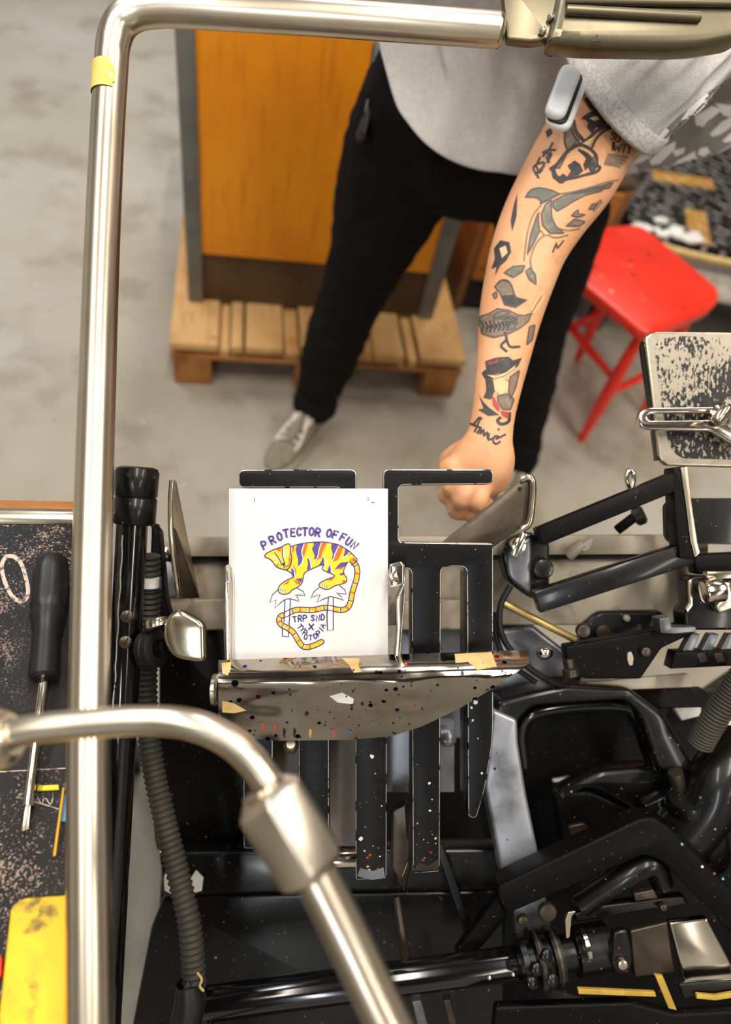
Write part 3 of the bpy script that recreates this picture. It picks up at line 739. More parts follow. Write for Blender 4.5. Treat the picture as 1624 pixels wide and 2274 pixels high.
# portrait with a hat
tf(Z3([(290, 1000), (400, 960), (540, 950), (590, 990), (690, 960), (640, 1060), (500, 1130), (330, 1150), (300, 1100)]), K); tf(Z3([(310, 1015), (420, 970), (510, 965), (430, 1010), (330, 1040)]), RE)
tf(Z3([(250, 1130), (290, 1090), (330, 1150), (430, 1150), (560, 1100), (610, 1050), (600, 1090), (480, 1170), (360, 1195), (280, 1190)]), K); tf(Z3([(310, 1150), (420, 1160), (520, 1120), (620, 1040), (600, 1085), (480, 1165), (380, 1190)]), CR)
tf(Z3([(290, 1190), (370, 1200), (390, 1330), (350, 1420), (270, 1400), (300, 1320)]), K); tf(Z3([(560, 1170), (660, 1100), (620, 1280), (560, 1420), (540, 1300)]), GR)
tf(Z3([(380, 1220), (470, 1180), (540, 1230), (530, 1330), (450, 1370), (390, 1320)]), CR); tf(Z3([(490, 1190), (560, 1220), (560, 1280), (510, 1260)]), RE)
for a in ([(400, 1250), (440, 1240)], [(470, 1250), (510, 1265)], [(420, 1280), (500, 1290)]): ts(Z3(a), 2.4, K, smooth=False)
tf(Z3([(360, 1370), (400, 1420), (450, 1520), (430, 1560), (370, 1480)]), RE); tf(Z3([(420, 1380), (540, 1360), (600, 1420), (560, 1530), (480, 1530), (430, 1450)]), GR); tf(Z3([(450, 1540), (540, 1560), (540, 1630), (470, 1600)]), RE)
tf(Z3([(220, 1370), (270, 1450), (330, 1510), (440, 1590), (320, 1600), (210, 1530), (270, 1520)]), K); ts(Z3([(550, 1570), (540, 1660), (460, 1690), (420, 1650), (450, 1620)]), 5)
# script at the wrist
for a in ([(110, 1680), (160, 1690), (220, 1620), (250, 1630)], [(235, 1625), (180, 1760), (170, 1770)], [(160, 1700), (240, 1730)], [(200, 1790), (240, 1730), (230, 1800), (270, 1750), (270, 1820), (310, 1780), (310, 1840)], [(330, 1800), (320, 1860), (360, 1850)], [(430, 1745), (436, 1752)], [(432, 1826), (396, 1822), (372, 1855), (380, 1893), (412, 1905), (446, 1882)], [(405, 1852), (445, 1836), (505, 1803)]):
    ts(Z3(a), 3.2)
link('tattoos', tk.mesh(lambda x, y, k: skin_at(x, y, .0004 + .0002 * (0.5 if k == 1 else 1.0 if k in (0, 3) else 1.1 if k == 5 else 1.5 if k == 4 else .8)), ['ink_black', 'ink_grey', 'ink_teal', 'ink_red', 'ink_cream', 'ink_line']), None, per, 0)['label'] = 'dark ink tattoos on the bare arm'

# ---- t-shirt
hem = [(846, 85, 1.02), (856, 165, .99), (884, 240, .965), (935, 313, .94), (1000, 360, .92), (1080, 385, .91), (1180, 390, .905), (1300, 389, .905), (1420, 380, .91), (1530, 358, .925), (1625, 325, .945)]
ring0 = [G(*h_) for h_ in hem] + [V((.80, 1.13, .98)), V((.79, 1.24, 1.0)), V((.70, 1.33, 1.02)), V((.55, 1.38, 1.02)), V((.38, 1.38, 1.02)), V((.25, 1.32, 1.02)), V((.19, 1.22, 1.02))]
def resample(ring, n):
    ring = ring + [ring[0]]; L = [0]
    for a, b in zip(ring, ring[1:]): L.append(L[-1] + (b - a).length)
    out = []
    for i in range(n):
        s_ = L[-1] * i / n; j = max(k for k in range(len(L) - 1) if L[k] <= s_)
        out.append(ring[j].lerp(ring[j + 1], (s_ - L[j]) / (L[j + 1] - L[j])))
    return out
NR = 192
ring0 = resample(smooth_path(ring0 + [ring0[0]], 6)[:-1], NR)
def ell(c, u, v, n=NR):
    """ring starting at the wearer's right, running over the front"""
    return [V(c) + V(u) * math.cos(2 * math.pi * k / n) + V(v) * math.sin(2 * math.pi * k / n) for k in range(n)]
u0 = V((-.92, .28, .05))
ring_b = ell((.47, 1.15, 1.08), V((-.27, .04, .02)), V((.02, -.155, -.05)))
ring_c = ell((.42, 1.05, 1.20), V((-.225, .08, .05)), V((.0, -.13, -.06)))
ring_d = ell((.405, 1.01, 1.28), V((-.185, .07, .06)), V((.0, -.10, -.05)))
ring_e = ell((.40, .995, 1.325), V((-.085, .03, .02)), V((.0, -.075, -.03)))
rings = []
KR = [ring0, ring_b, ring_c, ring_d, ring_e]
for i in range(4):
    n_ = (10, 8, 5, 4)[i]
    for k in range(n_):
        f = k / n_
        rings.append([a.lerp(b, f) for a, b in zip(KR[i], KR[i + 1])])
rings.append(ring_e)
ctr = V((.45, 1.1, 1.1))
for j, rg in enumerate(rings):
    for k, p in enumerate(rg):
        d_ = V((p.x - ctr.x, p.y - ctr.y, 0)).normalized()
        am = .020 * min(1, .3 + j / 8)
        n_ = .6 - 2.2 * abs(noise.noise(V((p.x * 10 + p.z * 3 + 3, p.y * 10, p.z * 3.0)))) + .5 * noise.noise(V((p.x * 30 + p.z * 9, p.y * 30 + 7, p.z * 7)))
        w_ = 1 - abs(math.sin(k / NR * 2 * math.pi * 10 + 2.5 * noise.noise(V((p.x * 6, p.y * 6, p.z * 5)))))
        ms = max(0, min(1, .5 + 1.6 * noise.noise(V((p.x * 5 + 9, p.y * 5, p.z * 4))))) * min(1, j / 4)
        rg[k] = p + d_ * (am * n_ + .016 * ms * (w_ - .4))
torso_s = loft_me(rings, False)
P1, P3 = W(1246, 80, .85), W(1446, 338, .815)
cs = (P1 + P3) / 2; aa = (P3 - P1) / 2; bb = W(1322, 238, .765) - cs
def sl_ring(c, a, b, n=120): return [V(c) + V(a) * math.cos(2 * math.pi * k / n) + V(b) * math.sin(2 * math.pi * k / n) for k in range(n)]
sl = []
SK = [(cs, aa, bb), (cs.lerp(SH_L, .35) + V((0, -.006, .006)), aa * .98, bb * 1.12), (cs.lerp(SH_L, .75), aa * .86, bb * 1.12), (SH_L + V((-.01, .03, .01)), aa * .7, bb * 1.0), (SH_L + V((-.09, .06, .03)), aa * .6, bb * .95)]
for i in range(4):
    for k in range(7):
        f = k / 7
        sl.append(sl_ring(SK[i][0].lerp(SK[i + 1][0], f), SK[i][1].lerp(SK[i + 1][1], f), SK[i][2].lerp(SK[i + 1][2], f)))
for j, rg in enumerate(sl):
    c_ = sum(rg, V((0, 0, 0))) / len(rg)
    for k, p in enumerate(rg):
        th = k / 120 * 2 * math.pi
        w_ = math.sin(th * 11 + 1.2 * math.sin(th * 3 + .4) + j * .06 + 2.0 * noise.noise(p * 7))
        q = (1 - abs(w_)) * 1.3 - .5 + .5 * noise.noise(p * 22)
        rg[k] = p + (p - c_).normalized() * .0085 * q * min(1, max(0, (j - 2) / 5))
sleeve_s = loft_me(sl, False)
def cuff(ring_a, ring_b_, lift): return loft_me([[p + (p - sum(r_, V((0, 0, 0))) / len(r_)).normalized() * lift for p in r_] for r_ in (ring_a, ring_b_)], False)
shirt = modified(join([fix_normals(torso_s), fix_normals(sleeve_s)]), [('SOLIDIFY', dict(thickness=.0035, offset=1.0)), ('SUBSURF', dict(levels=1, render_levels=1))])
so = link('t_shirt', shirt, 'heather', per, 0); so.data.shade_smooth()
cf = modified(fix_normals(cuff(sl[0], [a.lerp(b, .9) for a, b in zip(sl[0], sl[3])], .0025)), [('SOLIDIFY', dict(thickness=.005, offset=0.0)), ('SUBSURF', dict(levels=1, render_levels=1))])
link('sleeve_hem', cf, 'heather_rib', so, 0).data.shade_smooth()
SB = BVHTree.FromPolygons([v.co.copy() for v in shirt.vertices], [tuple(p.vertices) for p in shirt.polygons])
def cloth_at(px, py, lift=.0008):
    r = (ROT @ V((px - CX, CY - py, -F))).normalized()
    loc, nor, _, dist = SB.ray_cast(EYE, r)
    if loc is None or dist > 1.4: return None
    return loc + (nor if nor.dot(r) < 0 else -nor) * lift
pk = Ink(); Z5 = lambda pts: [(1330 + x / 3.667, 80 + y / 3.667) for x, y in pts]
pk.fill(Z5([(440, 870), (560, 740), (640, 660), (780, 560), (900, 450), (1080, 330), (1200, 300), (1200, 850), (1080, 880), (860, 1010), (600, 1080), (330, 1110), (300, 1030), (400, 960)]), 0, 6)
for a in ([(660, 690), (720, 600), (880, 470), (900, 530), (780, 640)], [(780, 650), (920, 560), (1000, 600), (880, 690), (850, 735), (790, 720)], [(900, 790), (1000, 690), (1100, 640), (1100, 720), (980, 800), (920, 815)], [(940, 540), (1080, 560), (1080, 660), (1010, 640)], [(1000, 850), (1090, 770), (1090, 850), (1030, 865)],
          [(410, 1010), (520, 900), (620, 850), (620, 910), (500, 1030), (430, 1050)], [(600, 930), (700, 900), (690, 950), (620, 975)], [(270, 1040), (330, 960), (450, 920), (420, 980), (330, 1030)], [(570, 1080), (640, 1010), (780, 930), (790, 980), (880, 980), (840, 1020), (700, 1060)], [(820, 910), (880, 900), (905, 940), (860, 975), (800, 960)], [(470, 820), (540, 740), (570, 770), (520, 830)]):
    pk.fill(Z5(a), 1, 5)
link('shirt_lettering', pk.mesh(lambda x, y, k: cloth_at(x, y, .0008 + .0006 * k), ['shirt_print_grey', 'shirt_print']), None, so, 0)['label'] = 'white blackletter printing on a darker grey field'

# ---- jeans
jr = [(V((.32, 1.24, .90)), .115, .11), (G(905, 330, .78), .118, .11), (G(862, 450, .67), .108, .10), (G(800, 615, .48), .078, .075), (G(757, 720, .34), .073, .072), (G(728, 805, .22), .068, .068), (G(706, 870, .125), .056, .058), (G(699, 903, .085), .055, .058)]
jl = [(V((.53, 1.2, .90)), .115, .11), (V((.575, 1.19, .76)), .11, .105), (V((.615, 1.185, .62)), .095, .09), (KN_L, .075, .073), (KN_L.lerp(AN_L, .35), .069, .068), (KN_L.lerp(AN_L, .75), .058, .058), (AN_L + V((0, 0, .03)), .050, .055), (AN_L + V((0, 0, 0)), .049, .055)]
pv = [(V((.425, 1.23, 1.0)), .175, .12), (V((.425, 1.235, .88)), .195, .13), (V((.43, 1.23, .78)), .17, .115)]
jm = merge_me([limb_me(jr, V((1, -.2, 0)), 6), limb_me(jl, V((1, -.2, 0)), 6), limb_me(pv, V((1, -.1, 0)), 6, 36)], .007, 4)
for v in jm.vertices:
    z = v.co.z; k = 1.0 if z < .35 else .5
    v.co += v.normal * (.006 * k * noise.noise(V((v.co.x * 14, v.co.y * 14, z * 30))) + .003 * noise.noise(v.co * 40))
jo = link('jeans', jm, 'denim', per, 0); jo.data.shade_smooth()
for an, ky in ((jr, 7), (jl, 7)):
    p, a_, b_ = an[ky]; q = an[ky - 1][0]
    t_ = (q - p).normalized(); 
    link('cuff', limb_me([(p - t_ * .006, a_ + .003, b_ + .003), (p + t_ * .022, a_ + .004, b_ + .004)], V((1, -.2, 0)), 4, 32), 'denim', jo)
pouch = link('pocket_pouch', bevel_me(quad_plate_me([W(828, 88, 1.17), W(852, 92, 1.17), W(846, 200, 1.16), W(812, 300, 1.15), W(789, 296, 1.16), W(806, 250, 1.17)], .03, .006), .002), 'device_black', per)
link('zip', tube_me([W(834, 100, 1.165), W(826, 180, 1.16), W(812, 250, 1.15)], .0015, 8), 'dark_steel', pouch)

# ---- shoes
def shoe(name, an, toe, hidden=False):
    f = V((toe.x - an.x, toe.y - an.y, 0)); f.normalize(); s = f.cross(V((0, 0, 1)))
    heel = V((an.x, an.y, 0)) - f * .065; Lg = .285
    out = [(0, .026), (.03, .033), (.10, .034), (.16, .040), (.21, .046), (.25, .041), (.275, .026), (.285, .008)]
    foot_l = [heel + f * a + s * w for a, w in out] + [heel + f * a - s * w * .95 for a, w in out[::-1]]
    lo_ = [V((p.dot(f), p.dot(s))) for p in foot_l]
    fr = Matrix((f, -f.cross(V((0, 0, 1))) * -1, V((0, 0, 1)))).transposed().to_4x4()
    sm = prism_me([[V((q.x, q.y)) for q in round_m(lo_, .012)]], .028, .006, Matrix.Translation((0, 0, .0285)) @ fr)
    r_ = link(name, sm, 'shoe_sole', per)
    rings = []
    for a, w, hh in ((.002, .022, .085), (.02, .032, .100), (.06, .034, .104), (.10, .036, .096), (.14, .040, .080), (.18, .043, .064), (.22, .041, .052), (.25, .036, .046), (.272, .024, .040), (.281, .008, .034)):
        rg = []
        for k in range(20):
            th = math.pi * k / 19; c_, s_ = math.cos(th), math.sin(th)
            rg.append(heel + f * a + s * (w * (abs(c_) ** .7) * (1 if c_ > 0 else -1)) + V((0, 0, .026 + (hh - .026) * s_ ** .8)))
        rings.append(rg)
    me = loft_me(rings, True)
    up = link('upper', modified(fix_normals(me), [('SUBSURF', dict(levels=1, render_levels=1))]), 'shoe_suede', r_, 0); up.data.shade_smooth()
    def top(a, w):
        for (a0, w0, h0), (a1, w1, h1) in zip(SECT, SECT[1:]):
            if a0 <= a <= a1:
                t = (a - a0) / (a1 - a0); hw, hh = w0 + (w1 - w0) * t, h0 + (h1 - h0) * t
                c_ = min(1, abs(w) / hw) ** (1 / .7); s_ = math.sqrt(max(0, 1 - c_ * c_))
                return heel + f * a + s * w + V((0, 0, .026 + (hh - .026) * s_ ** .8 + .002))
    SECT = [(.06, .034, .104), (.10, .036, .096), (.14, .040, .080), (.18, .043, .064), (.22, .041, .052)]
    tg = link('tongue', tube_me(smooth_path([top(.07, 0) + V((0, 0, .012)), top(.11, 0), top(.16, 0), top(.19, 0)], 5), [.016] * 16, 12), 'shoe_suede', r_)
    for a in (.085, .105, .125, .145, .165, .185):
        link('lace', tube_me(smooth_path([top(a, -.024), top(a + .004, -.01) + V((0, 0, .006)), top(a + .008, .01) + V((0, 0, .006)), top(a + .012, .024)], 4), .0036, 8), 'lace', r_)
    for sg, ln in ((1, .028), (-1, .022)):
        link('lace', tube_me(smooth_path([top(.10, 0) + V((0, 0, .014)), top(.10, .012 * sg) + V((0, 0, .024)), top(.12, ln * sg) + V((0, 0, .008)), top(.145, .018 * sg) + V((0, 0, .006)), top(.11, .004 * sg) + V((0, 0, .012))], 5), .0034, 8), 'lace', r_)
        link('lace', tube_me(smooth_path([top(.10, 0) + V((0, 0, .014)), top(.14, .02 * sg) + V((0, 0, .012)), top(.18, .030 * sg) + V((0, 0, .004)), top(.205, .030 * sg) + V((0, 0, .002))], 5), .0034, 8), 'lace', r_)
    return r_
shoe('shoe', AN_R, G(602, 1050, 0)); shoe('shoe', AN_L, G(1120, 1130, 0))

# ---- white pod worn at the elbow crease
pd = thing('wearable_sensor', 'white rounded plastic pod held on the upper arm below the sleeve', 'sensor', W(1255, 215, .74))
A0, A1 = W(1280, 155, .742), W(1235, 275, .734)
ax = (A1 - A0).normalized(); n0 = (EYE - A0).normalized(); s0 = ax.cross(n0).normalized()
fr = frame_at(A0.lerp(A1, .5), s0, ax, s0.cross(ax))
def pill(hw, hl, rr): return [V(p) for p in round_m([V((-hw, -hl)), V((hw, -hl)), V((hw, hl)), V((-hw, hl))], rr)]
L2 = (A1 - A0).length / 2
if fr.to_3x3().col[2].dot(n0) < 0: fr = frame_at(A0.lerp(A1, .5), -s0, ax, (-s0).cross(ax))
link('base', prism_me([pill(.0145, L2, .012)], .010, .004, fr @ Matrix.Translation((-.002, 0, -.002))), 'device_white', pd)
link('seam', prism_me([pill(.0115, L2 * .94, .010)], .006, .001, fr @ Matrix.Translation((.001, 0, .001))), 'device_black', pd)
link('cover', prism_me([pill(.0115, L2 * .93, .011)], .012, .005, fr @ Matrix.Translation((.005, 0, .010))), 'device_white', pd)

# ================================================================== PRINTING PRESS
press = thing('printing_press', 'black cast iron platen printing press with speckled paint in the foreground', 'printing press', (0.4, 0.1, 0))
prs = None
def bare(me, k='bare_edge', base=None, up_only=False):
    """worn bright rims: bevel faces of a plate get the bare metal"""
    me.materials.clear(); me.materials.append(mat(base)); me.materials.append(mat(k))
    for p in me.polygons:
        c = p.normal.dot(EZ); u = p.normal.dot(EY)
        if .2 < c < .97 or (up_only and u > .5): p.material_index = 1
    return me
def P(name, pts, d, th, mk, r=4, bev=.001, par=press, holes=(), worn=False):
    me = plate_me(pts, d, th, r, bev, holes)
    if worn: bare(me, base=mk)
    return link(name, me, mk, par)
def bolt(name, px, py, d, r, mk, par, h=.006):
    c = W(px, py, d); return link(name, lathe_me(c, c + EZ * h, [(0, r), (.6, r), (.9, r * .85), (1, r * .5)], 20), mk, par)
# --- frame down to the floor
bl, br_ = G(354, 1990, .36).x, 1.05
link('cast_body', box_me((bl, -.45, 0.0), (br_, .385, .36), .012), 'black_casting', press)
link('base_foot', box_me((bl - .005, -.47, 0.0), (br_ + .02, .40, .06), .01), 'black_casting', press)
link('side_housing', box_me((.76, -.43, .3605), (1.03, .37, .64), .02), 'black_enamel', press)
P('side_panel', [(352, 1392), (820, 1388), (820, 1890), (352, 1896)], .84, .03, 'black_enamel', 6, .003)
P('ledge', [(352, 1896), (1110, 1885), (1110, 1975), (362, 1990)], .80, .03, 'black_enamel', 6, .004)
P('front_plate', [(362, 1992), (1120, 1978), (1120, 2400), (270, 2400), (335, 2060)], .815, .03, 'black_enamel', 8, .003)
wl = Ink()
for c_ in ([(364, 1950), (372, 1922), (392, 1925), (398, 1960), (380, 1985), (366, 1978)], [(424, 1950), (436, 1932), (452, 1948), (448, 1978), (428, 1984)]): wl.fill(c_, 0)
link('worn_patch', wl.mesh(lambda x, y, k: W(x, y, .7995), ['white_rag']), None, press, 0)
# --- beam and rail across the back
bm2 = P('cast_beam', [(352, 1246), (1565, 1236), (1565, 1388), (352, 1390)], .80, .06, 'cast_beige', 3, .002)
P('machined_block', [(352, 1244), (402, 1244), (418, 1322), (352, 1330)], .79, .02, 'grey_blue_steel', 5, .003, bm2)
P('ribbed_plate', [(430, 1332), (512, 1330), (512, 1398), (390, 1402), (400, 1360)], .785, .012, 'cast_beige', 3, .002, bm2)
P('ribbed_plate', [(884, 1335), (1100, 1330), (1100, 1398), (884, 1400)], .785, .012, 'cast_beige', 3, .002, bm2)
link('bolt', lathe_me(W(368, 1226, .775), W(368, 1226, .775) + EZ * .012, [(0, .007), (.8, .007), (1, .003)], 18), 'chrome', bm2)
link('rail', bar_me(W(350, 1214, .79), W(1565, 1208, .79), .02, .022, EY, .002), 'cast_beige', press)
link('groove_shade', bar_me(W(350, 1240, .797), W(1565, 1232, .797), .012, .008, EY), 'black_and_shade', press)  # solid dark strip, the groove's shade put into colour
P('backing_plate', [(884, 1392), (1110, 1388), (1110, 1640), (884, 1640)], .83, .02, 'grey_blue_steel', 4, .002)
P('inner_panel', [(600, 1640), (800, 1640), (800, 1880), (600, 1880)], .70, .01, 'taupe_panel', 3, .001)
P('inner_panel', [(822, 1600), (1010, 1600), (1010, 1760), (822, 1760)], .735, .01, 'grey_blue_steel', 3, .001)
link('cross_pin', cyl_me(W(700, 1910, .73), W(800, 1905, .73), .010, .002), 'chrome', press)
link('hanging_link', plate_me([(868, 1800), (905, 1780), (912, 1900), (890, 1960), (868, 1930)], .69, .012, 10, .003), 'dark_steel', press)
# --- arched frame and what turns inside it
P('arched_frame', [(1100, 1560), (1180, 1538), (1260, 1522), (1400, 1530), (1480, 1588), (1545, 1705), (1535, 1722), (1462, 1712), (1425, 1592), (1392, 1556), (1185, 1570), (1152, 1604), (1150, 1650), (1094, 1650)], .755, .05, 'black_enamel', 16, .006)
lg = P('frame_leg', [(1094, 1575), (1150, 1600), (1152, 1650), (1170, 1765), (1206, 1940), (1122, 1976), (1076, 1745)], .748, .04, 'leg_steel', 8, .004)
P('recess_panel', [(1130, 1540), (1624, 1540), (1640, 2400), (1110, 2400)], .90, .03, 'black_casting', 3, .002)
P('curved_shroud', [(1098, 1400), (1180, 1385), (1290, 1470), (1300, 1530), (1180, 1560), (1098, 1600)], .80, .03, 'grey_blue_steel', 14, .006)
P('cam_plate', [(1228, 1768), (1330, 1712), (1440, 1702), (1545, 1716), (1535, 1830), (1432, 1822), (1390, 1790), (1320, 1752)], .79, .03, 'black_enamel', 22, .008)
P('cam_plate', [(1228, 1760), (1310, 1756), (1400, 1796), (1440, 1830), (1300, 1900), (1250, 1880)], .80, .02, 'black_casting', 16, .005)
link('cam_shaft', cyl_me(W(1500, 1715, .75), W(1515, 1765, .765), .008, .001), 'dark_steel', press)
link('bearing_hub', lathe_me(W(1530, 1765, .745), W(1560, 1900, .79), [(0, .02), (.08, .026), (.45, .026), (.5, .03), (.95, .03), (1, .026)], 28), 'black_enamel', press)
link('glossy_elbow', tube_me(smooth_path([W(1500, 1880, .76), W(1570, 1790, .75), (W(1600, 1720, .75)), W(1660, 1660, .76)], 8), .030, 24), 'black_enamel', press)
P('steel_strip', [(1262, 1836), (1300, 1828), (1328, 1868), (1300, 1892), (1272, 1870)], .775, .006, 'dark_steel', 8, .001)
# --- angled arm over the mechanism
ch = P('angled_arm', [(1103, 1970), (1425, 1818), (1455, 1816), (1494, 1842), (1660, 2010), (1660, 2110), (1470, 1912), (1432, 1898), (1132, 2030), (1108, 2004)], .715, .03, 'black_casting', 12, .003)
arm_spots = Ink()
for x, y, c_ in ((1587, 1940, 0), (1606, 1952, 1), (1515, 1875, 1), (1560, 1925, 2)): arm_spots.fill([(x - 3, y - 2), (x + 1, y - 4), (x + 4, y + 1), (x + 1, y + 3), (x - 2, y + 2)], c_)
link('paint_spots', arm_spots.mesh(lambda x, y, k: W(x, y, .7147), ['rust_red', 'blue_card', 'white_rag']), None, ch, 0)
link('inner_tube', tube_me(smooth_path([W(1290, 2010, .74), W(1390, 1945, .73), W(1450, 1920, .73), W(1470, 1960, .74)], 8), .012, 18), 'black_enamel', press)
P('connecting_bar', [(1275, 2030), (1330, 2012), (1520, 1990), (1532, 2010), (1340, 2040), (1280, 2050)], .735, .012, 'black_enamel', 6, .003)
P('gusset', [(1010, 2120), (1105, 1990), (1130, 2035), (1050, 2130)], .75, .015, 'black_casting', 6, .003)
P('small_block', [(1408, 1985), (1452, 1976), (1462, 1995), (1412, 2002)], .725, .01, 'dark_steel', 2, .001)
P('steel_plate', [(1140, 2020), (1212, 1990), (1225, 2040), (1215, 2100), (1150, 2110)], .76, .01, 'grey_blue_steel', 4, .002)
link('recess_rim', tube_me(smooth_path([W(1165, 1700, .80), W(1158, 1625, .795), W(1190, 1582, .79), W(1300, 1566, .79), W(1392, 1570, .79), (W(1416, 1600, .79)), W(1456, 1712, .80)], 8), .008, 16), 'gloss_black', press)
P('inner_shield', [(1232, 1790), (1300, 1760), (1360, 1775), (1440, 1850), (1330, 1900), (1262, 1905)], .83, .01, 'black_enamel', 14, .003)
P('hub_plate', [(1430, 1790), (1502, 1754), (1530, 1764), (1545, 1860), (1490, 1850)], .765, .02, 'gloss_black', 6, .003)
link('worn_stud', lathe_me(W(1500, 1716, .748), W(1512, 1760, .76), [(0, .006), (.1, .0075), (1, .0085)], 18), 'dark_steel', press)
for x, y, r in ((1160, 2040, .006), (1215, 2022, .010), (1560, 1968, .006), (1470, 2010, .004), (1520, 2085, .004)): bolt('bolt', x, y, .733, r, 'dark_steel', press)
link('tie_rod', cyl_me(W(880, 1990, .77), W(905, 2140, .76), .005, .001, 14), 'dark_steel', press)
P('support_strip', [(965, 1880), (985, 1875), (1060, 2090), (1040, 2098)], .785, .012, 'black_enamel', 3, .002)
P('support_strip', [(915, 2225), (935, 2222), (965, 2330), (940, 2330)], .74, .01, 'grey_blue_steel', 3, .001)
P('support_strip', [(985, 2222), (1000, 2220), (1030, 2330), (1010, 2330)], .745, .01, 'dark_steel', 3, .001)
link('round_stud', ball_me(W(992, 1636, .73), .011, 18, (1, 1, .7)), 'leg_steel', press)
P('latch_body', [(872, 1855), (905, 1850), (915, 1920), (900, 1985), (878, 1960), (868, 1905)], .70, .012, 'black_enamel', 8, .003)
P('latch_face', [(880, 1880), (900, 1876), (906, 1918), (894, 1950), (882, 1930)], .698, .004, 'tape_old', 5, .001)
# --- shaft across the bottom with its clamps
A_, B_ = W(440, 2232, .715), W(1150, 2138, .735)
sf = link('cross_shaft', cyl_me(A_, B_, .0165, .003, 32), 'gloss_black', press)
for f in (.90, .975): link('rivet', ball_me(A_.lerp(B_, f) + EZ * .0165, .0032, 10), 'chrome', sf)
P('shaft_bracket', [(385, 2300), (398, 2185), (425, 2168), (452, 2190), (445, 2225), (470, 2300)], .70, .02, 'black_enamel', 8, .003, sf)
C_ = W(1150, 2138, .725); D_ = W(1350, 2100, .735)
clp = link('clamp', lathe_me(C_, D_, [(0, .016), (.02, .026), (.08, .026), (.1, .019), (.16, .019), (.17, .030), (.24, .030), (.25, .021), (.34, .021), (.35, .028), (.44, .028), (.46, .018), (.6, .018), (.62, .024), (1, .024)], 28), 'black_enamel', press)
for f, r in ((.205, .0306), (.395, .0286)): link('collar', cyl_me(C_.lerp(D_, f - .018), C_.lerp(D_, f + .018), r, .0008), 'dark_steel', clp)
link('bright_collar', lathe_me(W(1296, 2098, .705), W(1306, 2096, .705), [(0, .012), (.1, .0142), (.9, .0142), (1, .012)], 28), 'chrome', clp)
for x, y in ((1190, 2150), (1225, 2175), (1212, 2120), (1180, 2180)): link('clamp_screw', lathe_me(W(x, y, .70), W(x + 6, y + 4, .695), [(0, .006), (.8, .006), (1, .004)], 14), 'black_enamel', clp)
P('hook_strip', [(1256, 2045), (1262, 2026), (1280, 2024), (1270, 2036), (1266, 2082), (1258, 2085)], .70, .004, 'satin_steel', 3, .0006, clp)
P('lever_plate', [(1362, 2072), (1394, 2064), (1404, 2100), (1408, 2140), (1396, 2164), (1370, 2164), (1358, 2140)], .705, .01, 'black_enamel', 10, .003, clp)
bolt('bolt', 1380, 2136, .704, .0055, 'satin_steel', clp)
P('cover_plate', [(1400, 2068), (1484, 2048), (1500, 2160), (1410, 2172)], .725, .01, 'dark_steel', 4, .002)
P('bright_plate', [(1488, 2050), (1572, 2040), (1640, 2170), (1640, 2190), (1522, 2185)], .72, .01, 'chrome', 4, .002)
P('bright_plate', [(1335, 1915), (1440, 1880), (1450, 1900), (1350, 1940)], .745, .006, 'dark_steel', 3, .001)
P('long_lever', [(1100, 2238), (1400, 2228), (1500, 2254), (1660, 2244), (1660, 2330), (1090, 2330)], .70, .012, 'black_casting', 8, .003)
P('yellow_stripe', [(1284, 2196), (1456, 2204), (1458, 2214), (1286, 2208)], .700, .004, 'mustard', 1, .0005)
P('yellow_stripe', [(1455, 2166), (1473, 2168), (1504, 2244), (1486, 2240)], .700, .004, 'mustard', 1, .0005)
P('yellow_stripe', [(1548, 2208), (1590, 2212), (1660, 2200), (1660, 2211), (1590, 2222), (1548, 2218)], .700, .004, 'mustard', 1, .0005)
P('guide_lip', [(1508, 2186), (1660, 2178), (1660, 2198), (1560, 2208), (1520, 2222)], .705, .006, 'black_enamel', 4, .002)
# --- left of the pile: drive bracket
P('bracket_arm', [(336, 1160), (352, 1180), (366, 1330), (378, 1378), (350, 1400), (330, 1300)], .715, .02, 'black_casting', 6, .003)

# --- right side levers
hub = P('pivot_hub', [(1112, 1230), (1132, 1196), (1180, 1180), (1222, 1200), (1222, 1335), (1180, 1330), (1128, 1290)], .74, .03, 'black_enamel', 14, .004)
P('pivot_face', [(1124, 1240), (1140, 1208), (1182, 1192), (1180, 1320), (1130, 1282)], .738, .006, 'grey_blue_steel', 12, .003, hub)
bolt('pivot_bolt', 1204, 1262, .737, .0115, 'black_enamel', hub, .008)
bolt('bolt', 1294, 1400, .75, .008, 'dark_steel', hub)
c_ = W(1148, 1210, .728); link('wing_bolt', join([cyl_me(c_, c_ + EZ * .012, .008, .001, 16), bar_me(W(1140, 1235, .718), W(1166, 1184, .718), .007, .006, EZ, .0015)]), 'chrome', hub)
link('link_rod', cyl_me(W(1116, 1338, .74), W(1278, 1420, .75), .0042, .0005, 14), 'brass', press)
link('cable', tube_me(smooth_path([W(1134, 1300, .735), W(1112, 1345, .735), W(1112, 1400, .735), W(1140, 1450, .74), W(1200, 1500, .75), W(1280, 1535, .77)], 8), .0035, 12), 'black_rubber', press)
link('cable', tube_me(smooth_path([W(1100, 1360, .745), W(1104, 1420, .745), W(1130, 1470, .75), W(1190, 1515, .76)], 8), .003, 12), 'black_rubber', press)
P('wheel_cover', [(1290, 1392), (1330, 1358), (1470, 1356), (1500, 1395), (1470, 1440), (1290, 1440)], .79, .02, 'black_enamel', 14, .004)
bolt('bolt', 1338, 1402, .788, .009, 'dark_steel', press); bolt('bolt', 1390, 1372, .788, .004, 'cast_beige', press)
sw = P('swing_bracket', [(1256, 1436), (1450, 1402), (1545, 1380), (1545, 1405), (1470, 1440), (1424, 1508), (1300, 1508), (1262, 1490)], .735, .02, 'black_casting', 6, .002)
P('slot', [(1394, 1450), (1402, 1446), (1408, 1460), (1406, 1478), (1398, 1478), (1394, 1465)], .7345, .002, 'cast_beige', 4, .0004, sw)
